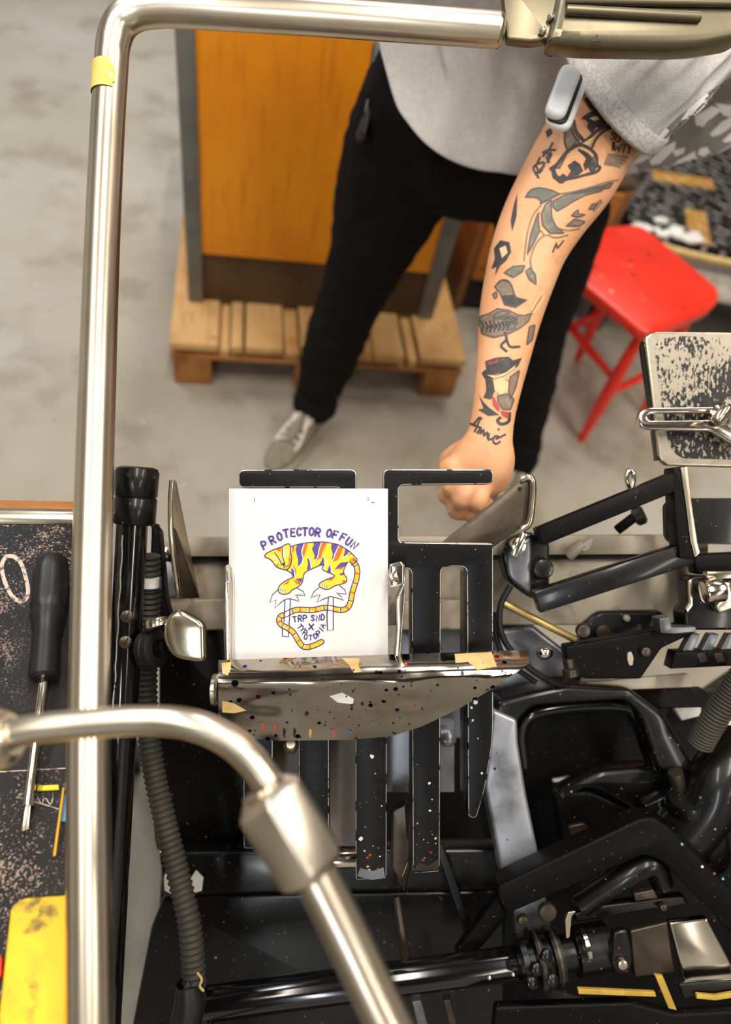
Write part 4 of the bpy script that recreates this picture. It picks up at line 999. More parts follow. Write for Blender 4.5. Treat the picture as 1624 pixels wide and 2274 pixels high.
bolt('bolt', 1432, 1446, .735, .0055, 'dark_steel', sw)
link('ball_stud', ball_me(W(1210, 1450, .745), .008, 16, (1.2, .9, 1)), 'chrome', press)
link('set_screw', lathe_me(W(1262, 1462, .735), W(1270, 1500, .735), [(0, .006), (.5, .006), (.6, .009), (1, .009)], 16), 'dark_steel', press)
P('stop_block', [(1465, 1374), (1490, 1370), (1492, 1394), (1546, 1392), (1548, 1404), (1500, 1408), (1468, 1406)], .715, .02, 'grey_blue_steel', 2, .001)
P('guard_strip', [(1300, 1516), (1530, 1496), (1542, 1526), (1340, 1534)], .77, .006, 'cast_beige', 4, .001)
P('guard_plate', [(1300, 1536), (1560, 1528), (1600, 1570), (1330, 1580)], .79, .01, 'black_casting', 4, .002)
gl = P('gripper_housing', [(1524, 1290), (1540, 1280), (1660, 1284), (1660, 1400), (1524, 1400), (1520, 1360), (1534, 1340)], .725, .03, 'black_enamel', 6, .003)
link('gripper_bar', bar_me(W(1566, 1277, .715), W(1680, 1275, .715), .01, .008, EY, .001), 'nickel', gl)
link('gripper_pin', cyl_me(W(1562, 1316, .70), W(1606, 1310, .70), .012, .002), 'chrome', gl)
link('pin_holder', plate_me([(1600, 1290), (1625, 1292), (1640, 1350), (1600, 1365), (1588, 1345), (1604, 1332)], .712, .012, 6, .003), 'satin_steel', gl)
P('gripper_edge', [(1530, 1290), (1537, 1286), (1540, 1345), (1528, 1362), (1524, 1352), (1533, 1338)], .722, .004, 'satin_steel', 2, .0006, gl)
for i in range(4): P('rib', [(1536 + 42 * i, 1408), (1556 + 42 * i, 1408), (1540 + 42 * i, 1446), (1516 + 42 * i, 1446)], .74, .012, 'grey_blue_steel', 2, .001, gl)
P('rack', [(1500, 1448), (1660, 1442), (1660, 1478), (1490, 1486)], .735, .02, 'black_casting', 3, .002)
for i in range(3): P('rack_tooth', [(1548 + 38 * i, 1452), (1566 + 38 * i, 1450), (1574 + 38 * i, 1470), (1556 + 38 * i, 1472)], .7345, .004, 'dark_steel', 2, .0006)
P('pale_gap_sheet', [(1490, 1560), (1560, 1556), (1556, 1590), (1515, 1600)], .84, .01, 'white_rag', 2, .001)  # added pale sheets stand in for brightness seen through a gap
P('pale_gap_sheet', [(1600, 1600), (1660, 1590), (1660, 1640), (1580, 1650)], .84, .01, 'white_rag', 2, .001)

# --- swing arm
sa = thing('swing_arm', 'black parallel bar swing arm at the right of the press, rectangular end bracket', 'press arm', W(1200, 1260, .74))
U0, U1 = W(1194, 1192, .722), W(1512, 1062, .712)
link('upper_bar', bar_me(U0, U1, .019, .025, EY.cross(U1 - U0), .002), 'black_casting', sa)
for o_ in (-.006, .005):
    n_ = (EZ.cross(U1 - U0)).normalized(); link('bar_groove', bar_me(U0.lerp(U1, .05) + EZ * .0105 + n_ * o_, U0.lerp(U1, .9) + EZ * .0105 + n_ * o_, .003, .003, EZ, .0008), 'dark_steel', sa)
U2, U3 = W(1188, 1336, .722), W(1530, 1226, .712)
link('lower_bar', bar_me(U2, U3, .024, .018, EZ, .003), 'black_enamel', sa)
me = plate_me([(1494, 1038), (1528, 1034), (1536, 1110), (1548, 1200), (1556, 1226), (1546, 1242), (1510, 1240), (1500, 1150)], .70, .022, 5, .0015)
link('end_bracket', me, 'black_casting', sa)
P('bright_edge', [(1512, 1038), (1528, 1036), (1536, 1110), (1550, 1205), (1556, 1228), (1544, 1238), (1534, 1200), (1524, 1120)], .6985, .003, 'satin_steel', 3, .0006, sa)
P('rubber_pad', [(1480, 1122), (1490, 1112), (1510, 1110), (1514, 1204), (1492, 1206), (1482, 1192)], .722, .012, 'black_rubber', 8, .003, sa)
P('rear_plate', [(1534, 1106), (1680, 1106), (1680, 1210), (1548, 1208)], .74, .012, 'black_enamel', 3, .001, sa)
P('arm_joint', [(1536, 1232), (1660, 1226), (1660, 1276), (1548, 1276)], .74, .02, 'black_casting', 5, .003, sa)

# --- worn tablet plate and slotted lever
wt = thing('feed_table', 'rounded metal plate with worn black paint at the right edge in front of the stool', 'press plate', W(1540, 890, .76))
link('plate', bare(plate_me([(1432, 748), (1450, 736), (1700, 738), (1700, 1040), (1478, 1034), (1464, 1018)], .74, .008, 18, .0022), 'satin_steel', 'bare_plate'), 'bare_plate', wt)
link('worn_paint', plate_me([(1452, 758), (1500, 746), (1700, 752), (1700, 1022), (1510, 1018), (1486, 990), (1470, 900)], .7397, .0004, 24, .0001), 'worn_plate', wt)
P('bent_edge', [(1429, 765), (1437, 748), (1442, 770), (1470, 1015), (1464, 1024)], .741, .014, 'black_enamel', 4, .002, wt)
sl_ = thing('slotted_lever', 'chrome slotted lever with round clamp knob lying across the worn plate', 'lever', W(1520, 930, .72))
link('slotted_bar', plate_me([(1417, 930), (1422, 912), (1440, 905), (1590, 903), (1680, 900), (1680, 1010), (1624, 985), (1580, 958), (1440, 955), (1422, 948)], .722, .008, 9, .0022, [[(1440, 927), (1445, 920), (1456, 918), (1584, 917), (1584, 932), (1456, 934), (1445, 933)]]), 'chrome', sl_)
c_ = W(1600, 922, .716); link('clamp_knob', lathe_me(c_, c_ + EZ * .018, [(0, .011), (.3, .0115), (.4, .008), (.8, .0095), (1, .006)], 24), 'chrome', sl_)
link('clamp_screw', cyl_me(W(1590, 936, .70), W(1616, 905, .70), .006, .001), 'nickel', sl_)
# small fittings over the rail
wn = thing('wing_nut', 'small bare metal wing nut screw on the rail below the swing arm', 'wing nut', W(1300, 1210, .77))
link('screw', cyl_me(W(1262, 1236, .772), W(1296, 1206, .765), .006, .001, 16), 'cast_beige', wn)
link('wing', plate_me([(1290, 1212), (1308, 1196), (1322, 1190), (1318, 1208), (1308, 1224), (1294, 1226)], .762, .005, 5, .0015), 'cast_beige', wn)
ey = thing('eye_bolt', 'small chrome eye bolt standing above the upper bar of the swing arm', 'bolt', W(1405, 1070, .75))
link('ring', tube_me(smooth_path([W(1398, 1082, .75), W(1392, 1062, .75), W(1397, 1046, .75), W(1406, 1050, .75), W(1408, 1066, .75), W(1404, 1084, .75)], 6), .0028, 12), 'chrome', ey)
link('shank', cyl_me(W(1402, 1080, .75), W(1408, 1100, .755), .0045, .0006, 14), 'chrome', ey)
kb = thing('clamp_handle', 'small black knob on a rod seen under the upper bar of the swing arm', 'knob', W(1400, 1160, .78))
link('knob', lathe_me(W(1408, 1150, .775), W(1432, 1140, .77), [(0, .008), (.2, .011), (.8, .011), (1, .008)], 18), 'black_rubber', kb)
link('rod', bar_me(W(1370, 1178, .785), W(1412, 1146, .775), .010, .008, EZ, .001), 'black_casting', kb)

# ================================================================== FEED PILE
FD = .635
fk = thing('pile_fork', 'black comb shaped plate with bare metal rims carrying the white cards', 'fork plate', W(820, 1400, FD))
FO = [(530, 1043, 14), (792, 1042, 14), (792, 1200), (851, 1200), (851, 1042, 14), (1096, 1042, 14), (1096, 1075, 14), (886, 1077, 14), (886, 1204, 10), (1096, 1207), (1096, 1640, 40), (1076, 1760, 40), (1058, 1818, 10), (1040, 1815, 10), (1037, 1258, 16), (980, 1258, 16), (977, 1936), (917, 1940), (914, 1262, 14), (860, 1262, 14), (859, 1950), (790, 1955), (789, 1262, 14), (731, 1262, 14), (731, 1900), (664, 1900), (663, 1262, 14), (606, 1262, 14), (606, 1885), (541, 1885), (540, 1206), (757, 1200), (757, 1083, 10), (530, 1083, 14)]
fm = plate_me(FO, FD, .020, 7, .0009)
bare(fm, base='fork_black', up_only=True)
link('comb_plate', fm, 'fork_black', fk)
for x0 in (540, 663, 789, 915, 1038):
    ln = {540: 1870, 663: 1890, 789: 1940, 915: 1925, 1038: 1800}[x0]
    k_ = FD / (FD + .0201); fx = lambda x: CX + (x - CX) * k_; fy = lambda y: CY + (y - CY) * k_
    link('stiffening_rib', plate_me([(fx(x0 + .5), fy(1275)), (fx(x0 + 12), fy(1275)), (fx(x0 + 12), fy(ln)), (fx(x0 + .5), fy(ln))], FD + .0201, .030, 2, .0006), 'dark_steel', fk)
sx = Ink()
random.seed(3)
for x0, y0, n in ((795, 1945, 12), (920, 1928, 16), (1042, 1560, 6)):
    for i in range(n):
        x, y = x0 + random.uniform(4, 50), y0 - abs(random.gauss(0, 45 if n > 12 else 60)); r = random.uniform(1.0, 3.2)
        sx.fill([(x + r * math.cos(a) * random.uniform(.7, 1.3), y + r * math.sin(a) * random.uniform(.7, 1.3)) for a in [k * 1.05 for k in range(6)]], random.choice((0, 4, 4, 1, 5, 5, 2, 5, 3)))
sx.fill([(793, 1946), (800, 1928), (830, 1934), (852, 1926), (856, 1950), (826, 1954)], 6, 6); sx.fill([(920, 1934), (930, 1915), (952, 1922), (972, 1908), (975, 1932)], 5, 6)
def blob(ink, x, y, r, k):
    n = 9; ink.fill([(x + r * random.uniform(.55, 1.25) * math.cos(6.283 * a / n), y + r * random.uniform(.55, 1.35) * math.sin(6.283 * a / n)) for a in range(n)], k)
for x, y, r in ((826, 1680, 5), (801, 1862, 5), (954, 1739, 3.5), (1056, 1560, 7), (1048, 1572, 4), (1070, 1717, 3), (822, 1605, 2.5), (955, 1800, 3), (960, 1775, 2), (848, 1790, 2), (1050, 1600, 3), (1062, 1640, 2)): blob(sx, x, y, r, 0 if r > 2.6 else 4)
link('paint_drips', sx.mesh(lambda x, y, k: W(x, y, FD - .0002 - .00003 * k), ['white_rag', 'mustard', 'rust_red', 'blue_paint', 'tape_old', 'dark_steel', 'grey_blue_steel']), None, fk, 0)['kind'] = 'stuff'

CD = .6335
lab = ['white card printed with a tiger and purple lettering, on top of the pile', 'second card from the top of the white pile, plain edge showing at left', 'third card from the top of the white pile under the printed tiger', 'fourth card from the top of the white pile, close to the bottom', 'bottom card of the white pile, resting on the black comb plate']
for i in range(5):
    d_ = CD - .0016 * i
    o4 = (4 - i) * 2.6
    k = 4 - i
    pts = [(521 - o4, 1086 + .4 * k), (862 - .1 * k, 1086 + .4 * k), (862 - .1 * k, 1500), (521 - o4, 1500)] if k == 0 else [(519 - o4, 1085), (861, 1085), (861, 1500), (519 - o4, 1500)]
    c = link('card', plate_me(pts, d_ - .0013, .0013, 1.2, .0003), 'paper')
    tag(c, lab[k], 'card', 'white cards in the pile')
    if k == 0: top_card, TD = c, d_ - .0013
Zp = lambda pts: [(560 + x / 6.015, 1150 + y / 6.015) for x, y in pts]
ar = Ink(); YE, VI, OR, LN, WH, TA = 0, 1, 2, 3, 4, 5
LFT = {YE: .0002, TA: .0002, OR: .00032, VI: .00032, WH: .0004, LN: .00045}
def af(p, k): ar.fill(Zp(p), k)
def as_(p, w, k=LN, **kw): ar.stroke(Zp(p), w / 6.015, k, **kw)
tail = [(1330, 560), (1392, 640), (1408, 720), (1395, 820), (1360, 930), (1335, 1020), (1320, 1110), (1285, 1190), (1220, 1228), (1140, 1225), (1050, 1205), (960, 1200), (870, 1220), (800, 1232), (720, 1230), (620, 1225), (540, 1245), (450, 1290), (390, 1310), (362, 1350), (368, 1400), (410, 1440), (480, 1475), (540, 1520), (590, 1590), (630, 1660), (680, 1715), (750, 1725), (850, 1695), (930, 1655)]
T3 = smooth_path([(x, y, 0) for x, y in tail], 4)
as_(tail, 56, TA)
for sg in (-1, 1):
    e = []
    for i, p in enumerate(T3):
        t = (T3[min(i + 1, len(T3) - 1)] - T3[max(i - 1, 0)]).normalized(); e.append((p.x - t.y * 33 * sg, p.y + t.x * 33 * sg))
    as_(e, 13, LN, smooth=False)
as_([(920, 1622), (965, 1645), (940, 1690)], 13)
for i in range(4, len(T3) - 3, 5):
    p = T3[i]; t = (T3[i + 1] - T3[i - 1]).normalized(); q = [(p.x - t.y * 27, p.y + t.x * 27), (p.x + t.y * 27, p.y - t.x * 27)]
    as_(q, 24 if (i // 5) % 2 else 12, OR if (i // 5) % 2 else LN, smooth=False)
    if not (i // 5) % 2: as_([(a + t.x * 14, b + t.y * 14) for a, b in q], 12, WH, smooth=False)
BODY = [(525, 385), (600, 357), (700, 338), (820, 325), (940, 322), (1060, 337), (1160, 362), (1240, 405), (1310, 455), (1370, 515), (1405, 570), (1330, 632), (1280, 590), (1250, 640), (1225, 700), (1230, 750), (1262, 800), (1262, 850), (1210, 880), (1110, 905), (1040, 945), (990, 955), (930, 935), (895, 910), (910, 870), (980, 830), (1060, 800), (1105, 775), (1060, 745), (985, 715), (945, 690), (940, 660), (960, 620), (870, 650), (780, 690), (720, 720), (690, 760), (680, 820), (660, 880), (600, 930), (540, 960), (500, 1000), (440, 1020), (380, 1010), (350, 970), (365, 910), (420, 860), (500, 815), (560, 790), (525, 740), (480, 710), (450, 690), (480, 600), (500, 480)]
af(BODY, YE); as_(BODY[:12], 13); as_(BODY[12:52], 13)
for p in ([(600, 357), (700, 340), (680, 400), (665, 470), (680, 540), (660, 610), (612, 660), (615, 560), (590, 470), (583, 420)], [(820, 328), (925, 325), (900, 400), (885, 460), (870, 530), (830, 570), (835, 500), (800, 410), (825, 370)], [(1065, 340), (1160, 365), (1130, 420), (1110, 480), (1090, 540), (1065, 565), (1078, 480), (1055, 400)], [(1245, 405), (1310, 455), (1270, 500), (1220, 525), (1235, 460)],
          [(735, 515), (770, 560), (790, 675), (730, 700), (748, 620)], [(950, 510), (965, 560), (955, 615), (890, 632), (930, 570)], [(1280, 590), (1235, 650), (1160, 670), (1100, 698), (1140, 640), (1190, 595)], [(525, 660), (560, 700), (570, 780), (545, 792), (525, 740)], [(1040, 620), (1052, 690), (1050, 745), (1000, 725), (1020, 670)], [(575, 818), (675, 800), (655, 865)], [(1160, 750), (1215, 730), (1230, 755), (1190, 770)]): af(p, VI)
for p in ([(705, 340), (745, 340), (720, 440), (690, 530), (668, 470)], [(930, 328), (1000, 335), (950, 440), (920, 530), (850, 580), (890, 490)], [(1165, 370), (1220, 390), (1190, 480), (1150, 560), (1080, 590), (1110, 500)], [(1300, 460), (1332, 482), (1270, 507)], [(528, 395), (570, 375), (560, 440), (540, 480)], [(545, 615), (590, 700), (585, 760), (560, 690)], [(415, 892), (510, 822), (480, 882)], [(550, 825), (652, 860), (640, 892), (590, 880)], [(1000, 828), (1105, 792), (1060, 842)], [(1210, 830), (1260, 835), (1252, 865), (1205, 868)], [(1340, 572), (1396, 552), (1370, 590)], [(1120, 680), (1235, 650), (1190, 690)]): af(p, OR)
for p in ([(695, 345), (668, 430), (666, 480), (682, 540), (660, 610), (615, 660)], [(928, 330), (895, 420), (885, 480), (868, 540), (830, 572)], [(1162, 367), (1112, 470), (1092, 540), (1068, 570)], [(740, 520), (775, 570), (790, 672)], [(1305, 458), (1262, 505), (1220, 528)], [(528, 660), (565, 700), (572, 790)], [(955, 505), (968, 560), (1010, 585), (960, 690), (990, 725)], [(1045, 620), (1065, 700), (1100, 770)], [(518, 400), (525, 500), (530, 600)]): as_(p, 11, WH)
HEAD = [(170, 500), (200, 470), (290, 425), (390, 390), (440, 360), (490, 348), (512, 380), (515, 450), (530, 520), (525, 590), (500, 660), (450, 695), (390, 680), (320, 650), (270, 580), (215, 540), (175, 525)]
af(HEAD, YE); LFT[YE] = .0002
for p in ([(310, 415), (390, 392), (380, 455), (340, 440)], [(480, 550), (522, 530), (518, 580)], [(315, 620), (360, 622), (350, 660)]): af(p, OR)
as_(HEAD, 14, LN, closed=True)
as_([(300, 460), (350, 530), (392, 612)], 12); as_([(402, 390), (406, 500), (432, 600)], 12); as_([(416, 388), (420, 500), (440, 580)], 9, WH)
ar.fill(Zp([(395, 605), (440, 600), (445, 630), (420, 650)]), LN); as_([(425, 640), (432, 680)], 9); as_([(380, 630), (410, 625)], 9); as_([(430, 660), (480, 640)], 9)
for a, b in (((250, 525), (315, 515)), ((270, 560), (335, 540)), ((300, 600), (360, 575)), ((425, 440), (470, 425)), ((430, 475), (480, 460)), ((440, 510), (490, 495))): as_([a, b], 12, WH, smooth=False)
for x, y in ((380, 950), (408, 965), (440, 975), (935, 890), (965, 905), (995, 915)): as_([(x - 10, y + 30), (x + 5, y - 20)], 16, WH, smooth=False); as_([(x - 4, y + 24), (x + 8, y - 18)], 7, LN, smooth=False)
for tr, lf in (([(440, 1095), (512, 1090), (487, 1590), (405, 1580)], [(345, 960), (270, 1030), (235, 1130), (320, 1095), (305, 1205), (375, 1140), (440, 1090), (500, 1080), (570, 1095), (628, 1120), (610, 1060), (575, 1030), (650, 1030), (712, 1042), (680, 980), (600, 935)]), ([(1022, 1060), (1085, 1060), (1085, 1500), (1008, 1505)], [(890, 935), (830, 980), (785, 1075), (850, 1040), (910, 1020), (870, 1130), (940, 1090), (1040, 1050), (1120, 1065), (1222, 1100), (1190, 1050), (1130, 1000), (1190, 1010), (1258, 1020), (1240, 960), (1170, 905)])):
    low = tr[0][0] < 500
    ar.fill(Zp(tr if not low else [tr[0], tr[1], (500, 1400), (425, 1400)]), WH)
    if low: as_([tr[0], (428, 1385)], 14, smooth=False); as_([tr[1], (495, 1430)], 14, smooth=False); as_([(405, 1470), tr[3], tr[2], (488, 1520)], 14, smooth=False)
    else: as_([tr[0], (1000, 1300), tr[3], tr[2], tr[1]], 14, smooth=False)
    as_(lf, 11, smooth=False)
title = Ink(); cap = Ink()
LET = [('P', 163, 365, -24), ('R', 270, 297, -27), ('O', 367, 250, -16), ('T', 455, 208, -10), ('E', 545, 196, -2), ('C', 628, 186, 2), ('T', 708, 186, 2), ('O', 795, 183, 6), ('R', 880, 196, 10), ('O', 1030, 205, 14), ('F', 1110, 227, 20), ('F', 1215, 260, 28), ('U', 1292, 316, 36), ('N', 1368, 368, 40)]
for c_, x, y, r in LET:
    q = Zp([(x, y)])[0]; letter(title, c_, q[0], q[1], 62 / 6.015, 100 / 6.015, r, 28 / 6.015, VI)
for c_, x, y, r in [('T', 570, 1355, -8), ('R', 640, 1345, -3), ('P', 706, 1340, 0), ('S', 812, 1338, 0), ('N', 880, 1338, 2), ('D', 945, 1328, 6)]:
    q = Zp([(x, y)])[0]; letter(cap, c_, q[0], q[1], 48 / 6.015, 74 / 6.015, r, 16 / 6.015, LN)
q = Zp([(790, 1455)])[0]; letter(cap, 'X', q[0], q[1], 68 / 6.015, 74 / 6.015, 4, 19 / 6.015, LN)
for c_, x, y, r in [('T', 640, 1455, 52), ('Y', 675, 1488, 46), ('P', 708, 1535, 36), ('O', 718, 1590, 14), ('T', 782, 1600, 0), ('O', 845, 1580, -14), ('P', 890, 1543, -34), ('I', 925, 1490, -48), ('A', 942, 1440, -62)]:
    q = Zp([(x, y)])[0]; letter(cap, c_, q[0], q[1], 44 / 6.015, 66 / 6.015, r, 15 / 6.015, LN)
marks = Ink()
for a, b in (((565, 1106), (565, 1115)), ((818, 1104), (818, 1111)), ((824, 1116), (832, 1116))): marks.stroke([a, b], 1.2, LN)
for nm, ik, lb_ in (('printed_drawing', ar, 'yellow tiger with purple stripes standing on two palm trees'), ('printed_title', title, 'PROTECTOR OF FUN in an arc of purple letters'), ('printed_caption', cap, 'TRP SND X TYPOTOPIA in small purple letters'), ('crop_marks', marks, 'thin crop marks near the top corners')):
    o = link(nm, ik.mesh(lambda x, y, k: W(x, y, TD - LFT[k]), ['print_yellow', 'print_violet', 'print_orange', 'print_line', 'print_white', 'print_tail']), None, top_card, 0); o['label'] = lb_; o['kind'] = 'stuff'

# side guides
gd = thing('side_guide', 'thin bright upright guide at the left edge of the card pile', 'guide', W(503, 1360, .625), 'guides beside the card pile')
link('blade', plate_me([(497, 1262), (502, 1254), (507, 1268), (510, 1300), (511, 1470), (499, 1470), (496, 1380)], .615, .022, 3, .001), 'chrome', gd)
link('edge_strip', plate_me([(504, 1290), (511, 1292), (511, 1330), (505, 1330)], .614, .004, 2, .0008), 'satin_steel', gd)
gd = thing('side_guide', 'bright bracket shaped guide at the right edge of the card pile', 'guide', W(880, 1360, .62), 'guides beside the card pile')
link('blade', plate_me([(880, 1330), (893, 1300), (896, 1262), (892, 1248), (900, 1256), (902, 1310), (896, 1380), (890, 1460), (876, 1462), (882, 1400)], .610, .018, 3, .001), 'nickel', gd)
link('clip', plate_me([(866, 1254), (892, 1246), (898, 1256), (898, 1298), (866, 1306)], .608, .008, 4, .0018), 'chrome', gd)
link('clip_pin', cyl_me(W(864, 1285, .603), W(884, 1280, .603), .0045, .001, 16), 'nickel', gd)

# chrome chute under the cards
tr_ = thing('chrome_chute', 'curved chrome chute spattered with ink at the foot of the card pile', 'chute', W(800, 1550, .6))
BOT = [(0, 1606), (.02, 1622), (.08, 1640), (.2, 1645), (.42, 1643), (.56, 1635), (.66, 1612), (.78, 1572), (.90, 1522), (.97, 1488), (1, 1474)]
def lerp_tab(tab, u):
    for (a, p), (b, q) in zip(tab, tab[1:]):
        if u <= b: return p + (q - p) * (u - a) / (b - a)
    return tab[-1][1]
rows = []
for j in range(31):
    v = j / 30; row = []
    for i in range(61):
        u = i / 60; x = 485 + 690 * u; yt = 1466 - 23 * u; yb = lerp_tab(BOT, u)
        y = yt + (yb - yt) * v; hpx = (y - yt)
        roll = 58
        if hpx < roll: d_ = .612 - .022 * math.sin(math.pi * .5 * hpx / roll) 
        else: d_ = .590 + .012 * math.sin(math.pi * .5 * min(1.0, (hpx - roll) / 122)) + .010 * max(0, (hpx - roll) / 122) ** 2
        d_ += .0022 * noise.noise(V((x / 95, y / 60, 1))) * (1 if hpx > roll else .2)
        row.append(W(x, y, d_))
    rows.append(row)
vs = [p for r in rows for p in r]; fs = [(j * 61 + i, j * 61 + i + 1, (j + 1) * 61 + i + 1, (j + 1) * 61 + i) for j in range(30) for i in range(60)]
cm = modified(fix_normals(from_data(vs, fs)), [('SOLIDIFY', dict(thickness=.0022, offset=-1.0 if True else 1.0))])
so_ = link('chute_sheet', cm, 'spattered_chrome', tr_, 60)
CB = BVHTree.FromPolygons([v.co.copy() for v in cm.vertices], [tuple(p.vertices) for p in cm.polygons])
def chute_at(px, py, lift):
    r = (ROT @ V((px - CX, CY - py, -F))).normalized(); loc, nor, _, _ = CB.ray_cast(EYE, r)
    return None if loc is None else loc - r * lift
pc = Ink()
for pts, k in (([(492, 1472), (514, 1470), (512, 1488), (506, 1500), (494, 1496)], 0), ([(494, 1556), (520, 1562), (548, 1578), (520, 1584), (494, 1582)], 0), ([(760, 1462), (800, 1462), (796, 1478), (804, 1492), (786, 1494), (776, 1478)], 0), ([(1010, 1452), (1092, 1448), (1104, 1480), (1060, 1488), (1040, 1470), (1012, 1472)], 0), ([(732, 1546), (760, 1538), (786, 1552), (784, 1564), (750, 1560)], 1)): pc.fill(pts, k, 4)
random.seed(11)
for i in range(70):
    x = random.uniform(520, 1150); yb = lerp_tab(BOT, (x - 485) / 690); y = random.uniform(1470, yb - 3); r = random.uniform(.8, 2.8) if random.random() < .9 else random.uniform(3, 5)
    if x < 700 and y < 1600 and random.random() < .6: continue
    pc.fill([(x + r * math.cos(a), y + r * math.sin(a) * random.uniform(.8, 1.4)) for a in [q * .9 for q in range(7)]], random.choice((2, 2, 2, 2, 2, 2, 3, 4, 5)), 0)
for x, y, k in ((585, 1615, 3), (612, 1618, 3), (655, 1630, 2), (690, 1630, 6), (742, 1630, 3), (772, 1630, 4), (632, 1630, 2)): pc.fill([(x - 3, y - 11), (x + 1, y - 12), (x + 3, y - 4), (x + 1, y + 3), (x + 2, y + 9), (x - 2, y + 7), (x - 4, y)], k, 4)
link('paint_marks', pc.mesh(lambda x, y, k: chute_at(x, y, .0003 + .00005 * k), ['tape_old', 'white_rag', 'device_black', 'ink_red', 'blue_paint', 'rust_red', 'mustard']), None, tr_, 0)['kind'] = 'stuff'
link('end_screw', lathe_me(W(474, 1532, .603), W(487, 1532, .603), [(0, .014), (.6, .014), (1, .012)], 24), 'nickel', tr_)
link('fixing_bolt', lathe_me(W(648, 1660, .635), W(646, 1652, .62), [(0, .006), (.7, .007), (1, .004)], 16), 'satin_steel', tr_)

# blades either side
lb = thing('left_blade', 'dark pointed steel blade standing behind the corrugated hose and paddle', 'blade', W(410, 1200, .66))
link('bright_face', quad_plate_me([W(383, 1066, .640), W(392, 1068, .655), W(444, 1328, .71), (W(424, 1330, .69)), W(384, 1180, .645)], .002, .0005), 'satin_steel', lb)
link('dark_face', quad_plate_me([W(379, 1165, .632), W(390, 1180, .634), W(442, 1328, .672), W(398, 1330, .655)], .003, .0006), 'dark_steel', lb)
link('rolled_edge', tube_me(smooth_path([W(383, 1066, .635), W(380, 1110, .635), W(380, 1170, .635), W(386, 1240, .64), W(398, 1328, .652)], 6), .0028, 10), 'nickel', lb)
rb = thing('right_blade', 'brown steel blade with rounded bright tip in front of the fist', 'blade', W(1090, 1150, .68))
link('blade', plate_me([(960, 1222), (1160, 1064, 8), (1178, 1060, 10), (1186, 1076, 10), (1176, 1160, 14), (1098, 1214)], .675, .004, 8, .0012), 'dark_steel', rb)
link('rolled_tip', tube_me(smooth_path([W(1158, 1066, .673), W(1174, 1060, .672), (W(1184, 1072, .672)), W(1183, 1110, .672), W(1176, 1160, .672), W(1160, 1176, .673)], 6), .0035, 12), 'nickel', rb)
link('hole', lathe_me(W(1155, 1086, .6745), W(1155, 1086, .6740), [(0, .0022), (1, .0022)], 12), 'black_and_shade', rb)

# paddle and its clamp
pd_ = thing('thumb_paddle', 'polished rounded metal paddle between the corrugated hose and the chute', 'paddle', W(405, 1415, .625))
link('paddle', plate_me([(371, 1366), (396, 1354), (430, 1370), (455, 1386), (458, 1474), (420, 1470), (390, 1464), (368, 1444), (357, 1405)], .618, .012, 22, .0045), 'nickel', pd_)
link('knurled_nut', lathe_me(W(345, 1376, .632), W(350, 1398, .630), [(0, .010), (.2, .0115), (.8, .0115), (1, .009)], 40), 'nickel', pd_)
link('clamp_disc', lathe_me(W(322, 1442, .642), W(352, 1440, .636), [(0, .014), (.1, .0175), (.45, .0175), (.5, .0165), (.55, .0175), (.9, .0175), (1, .014)], 32), 'black_rubber', pd_)
link('spindle', cyl_me(W(350, 1440, .636), W(372, 1436, .63), .008, .001), 'black_casting', pd_)

# ================================================================== LEFT SIDE
po = thing('control_post', 'glossy black round post with two slotted screws and a wider cap', 'post', W(270, 1700, .64))
T0, T1 = W(294, 1160, .645), W(222, 2500, .66)
link('tube', tube_me([T0, T1], .0142, 36), 'gloss_black', po)
a_ = (T0 - T1).normalized()
link('cap', lathe_me(T0 - a_ * .002 + EX * .002, T0 + a_ * .052 + EX * .002, [(0, .0175), (.04, .0192), (.44, .0194), (.47, .0182), (.5, .0196), (.9, .0202), (.97, .0185), (1, .015)], 40), 'black_enamel', po)
link('cap_hole_shade', lathe_me(W(289, 1055, .63), W(289, 1055, .6235), [(0, .0035), (.8, .0035), (1, .002)], 14), 'black_and_shade', po)  # dark disc painted as the shade of a hole in the cap
for y in (1360, 1415):
    cx_ = T0.lerp(T1, (y - 1160) / 1340); c_ = cx_ + EZ * .0128 + EX * .004
    s_ = link('slotted_screw', lathe_me(c_, c_ + (EZ + EX * .3).normalized() * .003, [(0, .0058), (.7, .0058), (1, .0045)], 20), 'dark_steel', po)
    link('slot', bar_me(c_ + EZ * .0031 + EX * .0008 - EY * .004 - EX * .002, c_ + EZ * .0031 + EX * .0008 + EY * .004 + EX * .002, .0011, .0006, EZ), 'black_and_shade', s_)
e0 = T0.lerp(T1, .02) - EX * .0035 + EZ * .0139; e1 = T0.lerp(T1, .3) - EX * .0035 + EZ * .0139
link('worn_line', tube_me([e0.lerp(e1, i / 20) + EX * random.uniform(-.0006, .0006) for i in range(21)], .0009, 6), 'bare_edge', po)

def corrugated(path, r, n, amp):
    pts = smooth_path(path, 24); L = [0]
    for a, b in zip(pts, pts[1:]): L.append(L[-1] + (b - a).length)
    N = n * 6; out = []; rr = []; j = 0
    for i in range(N + 1):
        s_ = L[-1] * i / N
        while j < len(L) - 2 and L[j + 1] < s_: j += 1
        out.append(pts[j].lerp(pts[j + 1], (s_ - L[j]) / (L[j + 1] - L[j]))); rr.append(r + amp * math.cos(2 * math.pi * i / 6))
    return tube_me(out, rr, 28)
ho = thing('corrugated_hose', 'dark corrugated hose hanging beside the black post', 'hose', W(330, 1600, .68))
link('hose', corrugated([W(330, 1235, .67), W(332, 1330, .68), W(326, 1450, .69), W(326, 1570, .69), W(338, 1690, .685), W(366, 1820, .675), W(398, 1950, .665), W(422, 2060, .655), W(432, 2190, .65)], .0105, 74, .0009), 'cement_rubber', ho)
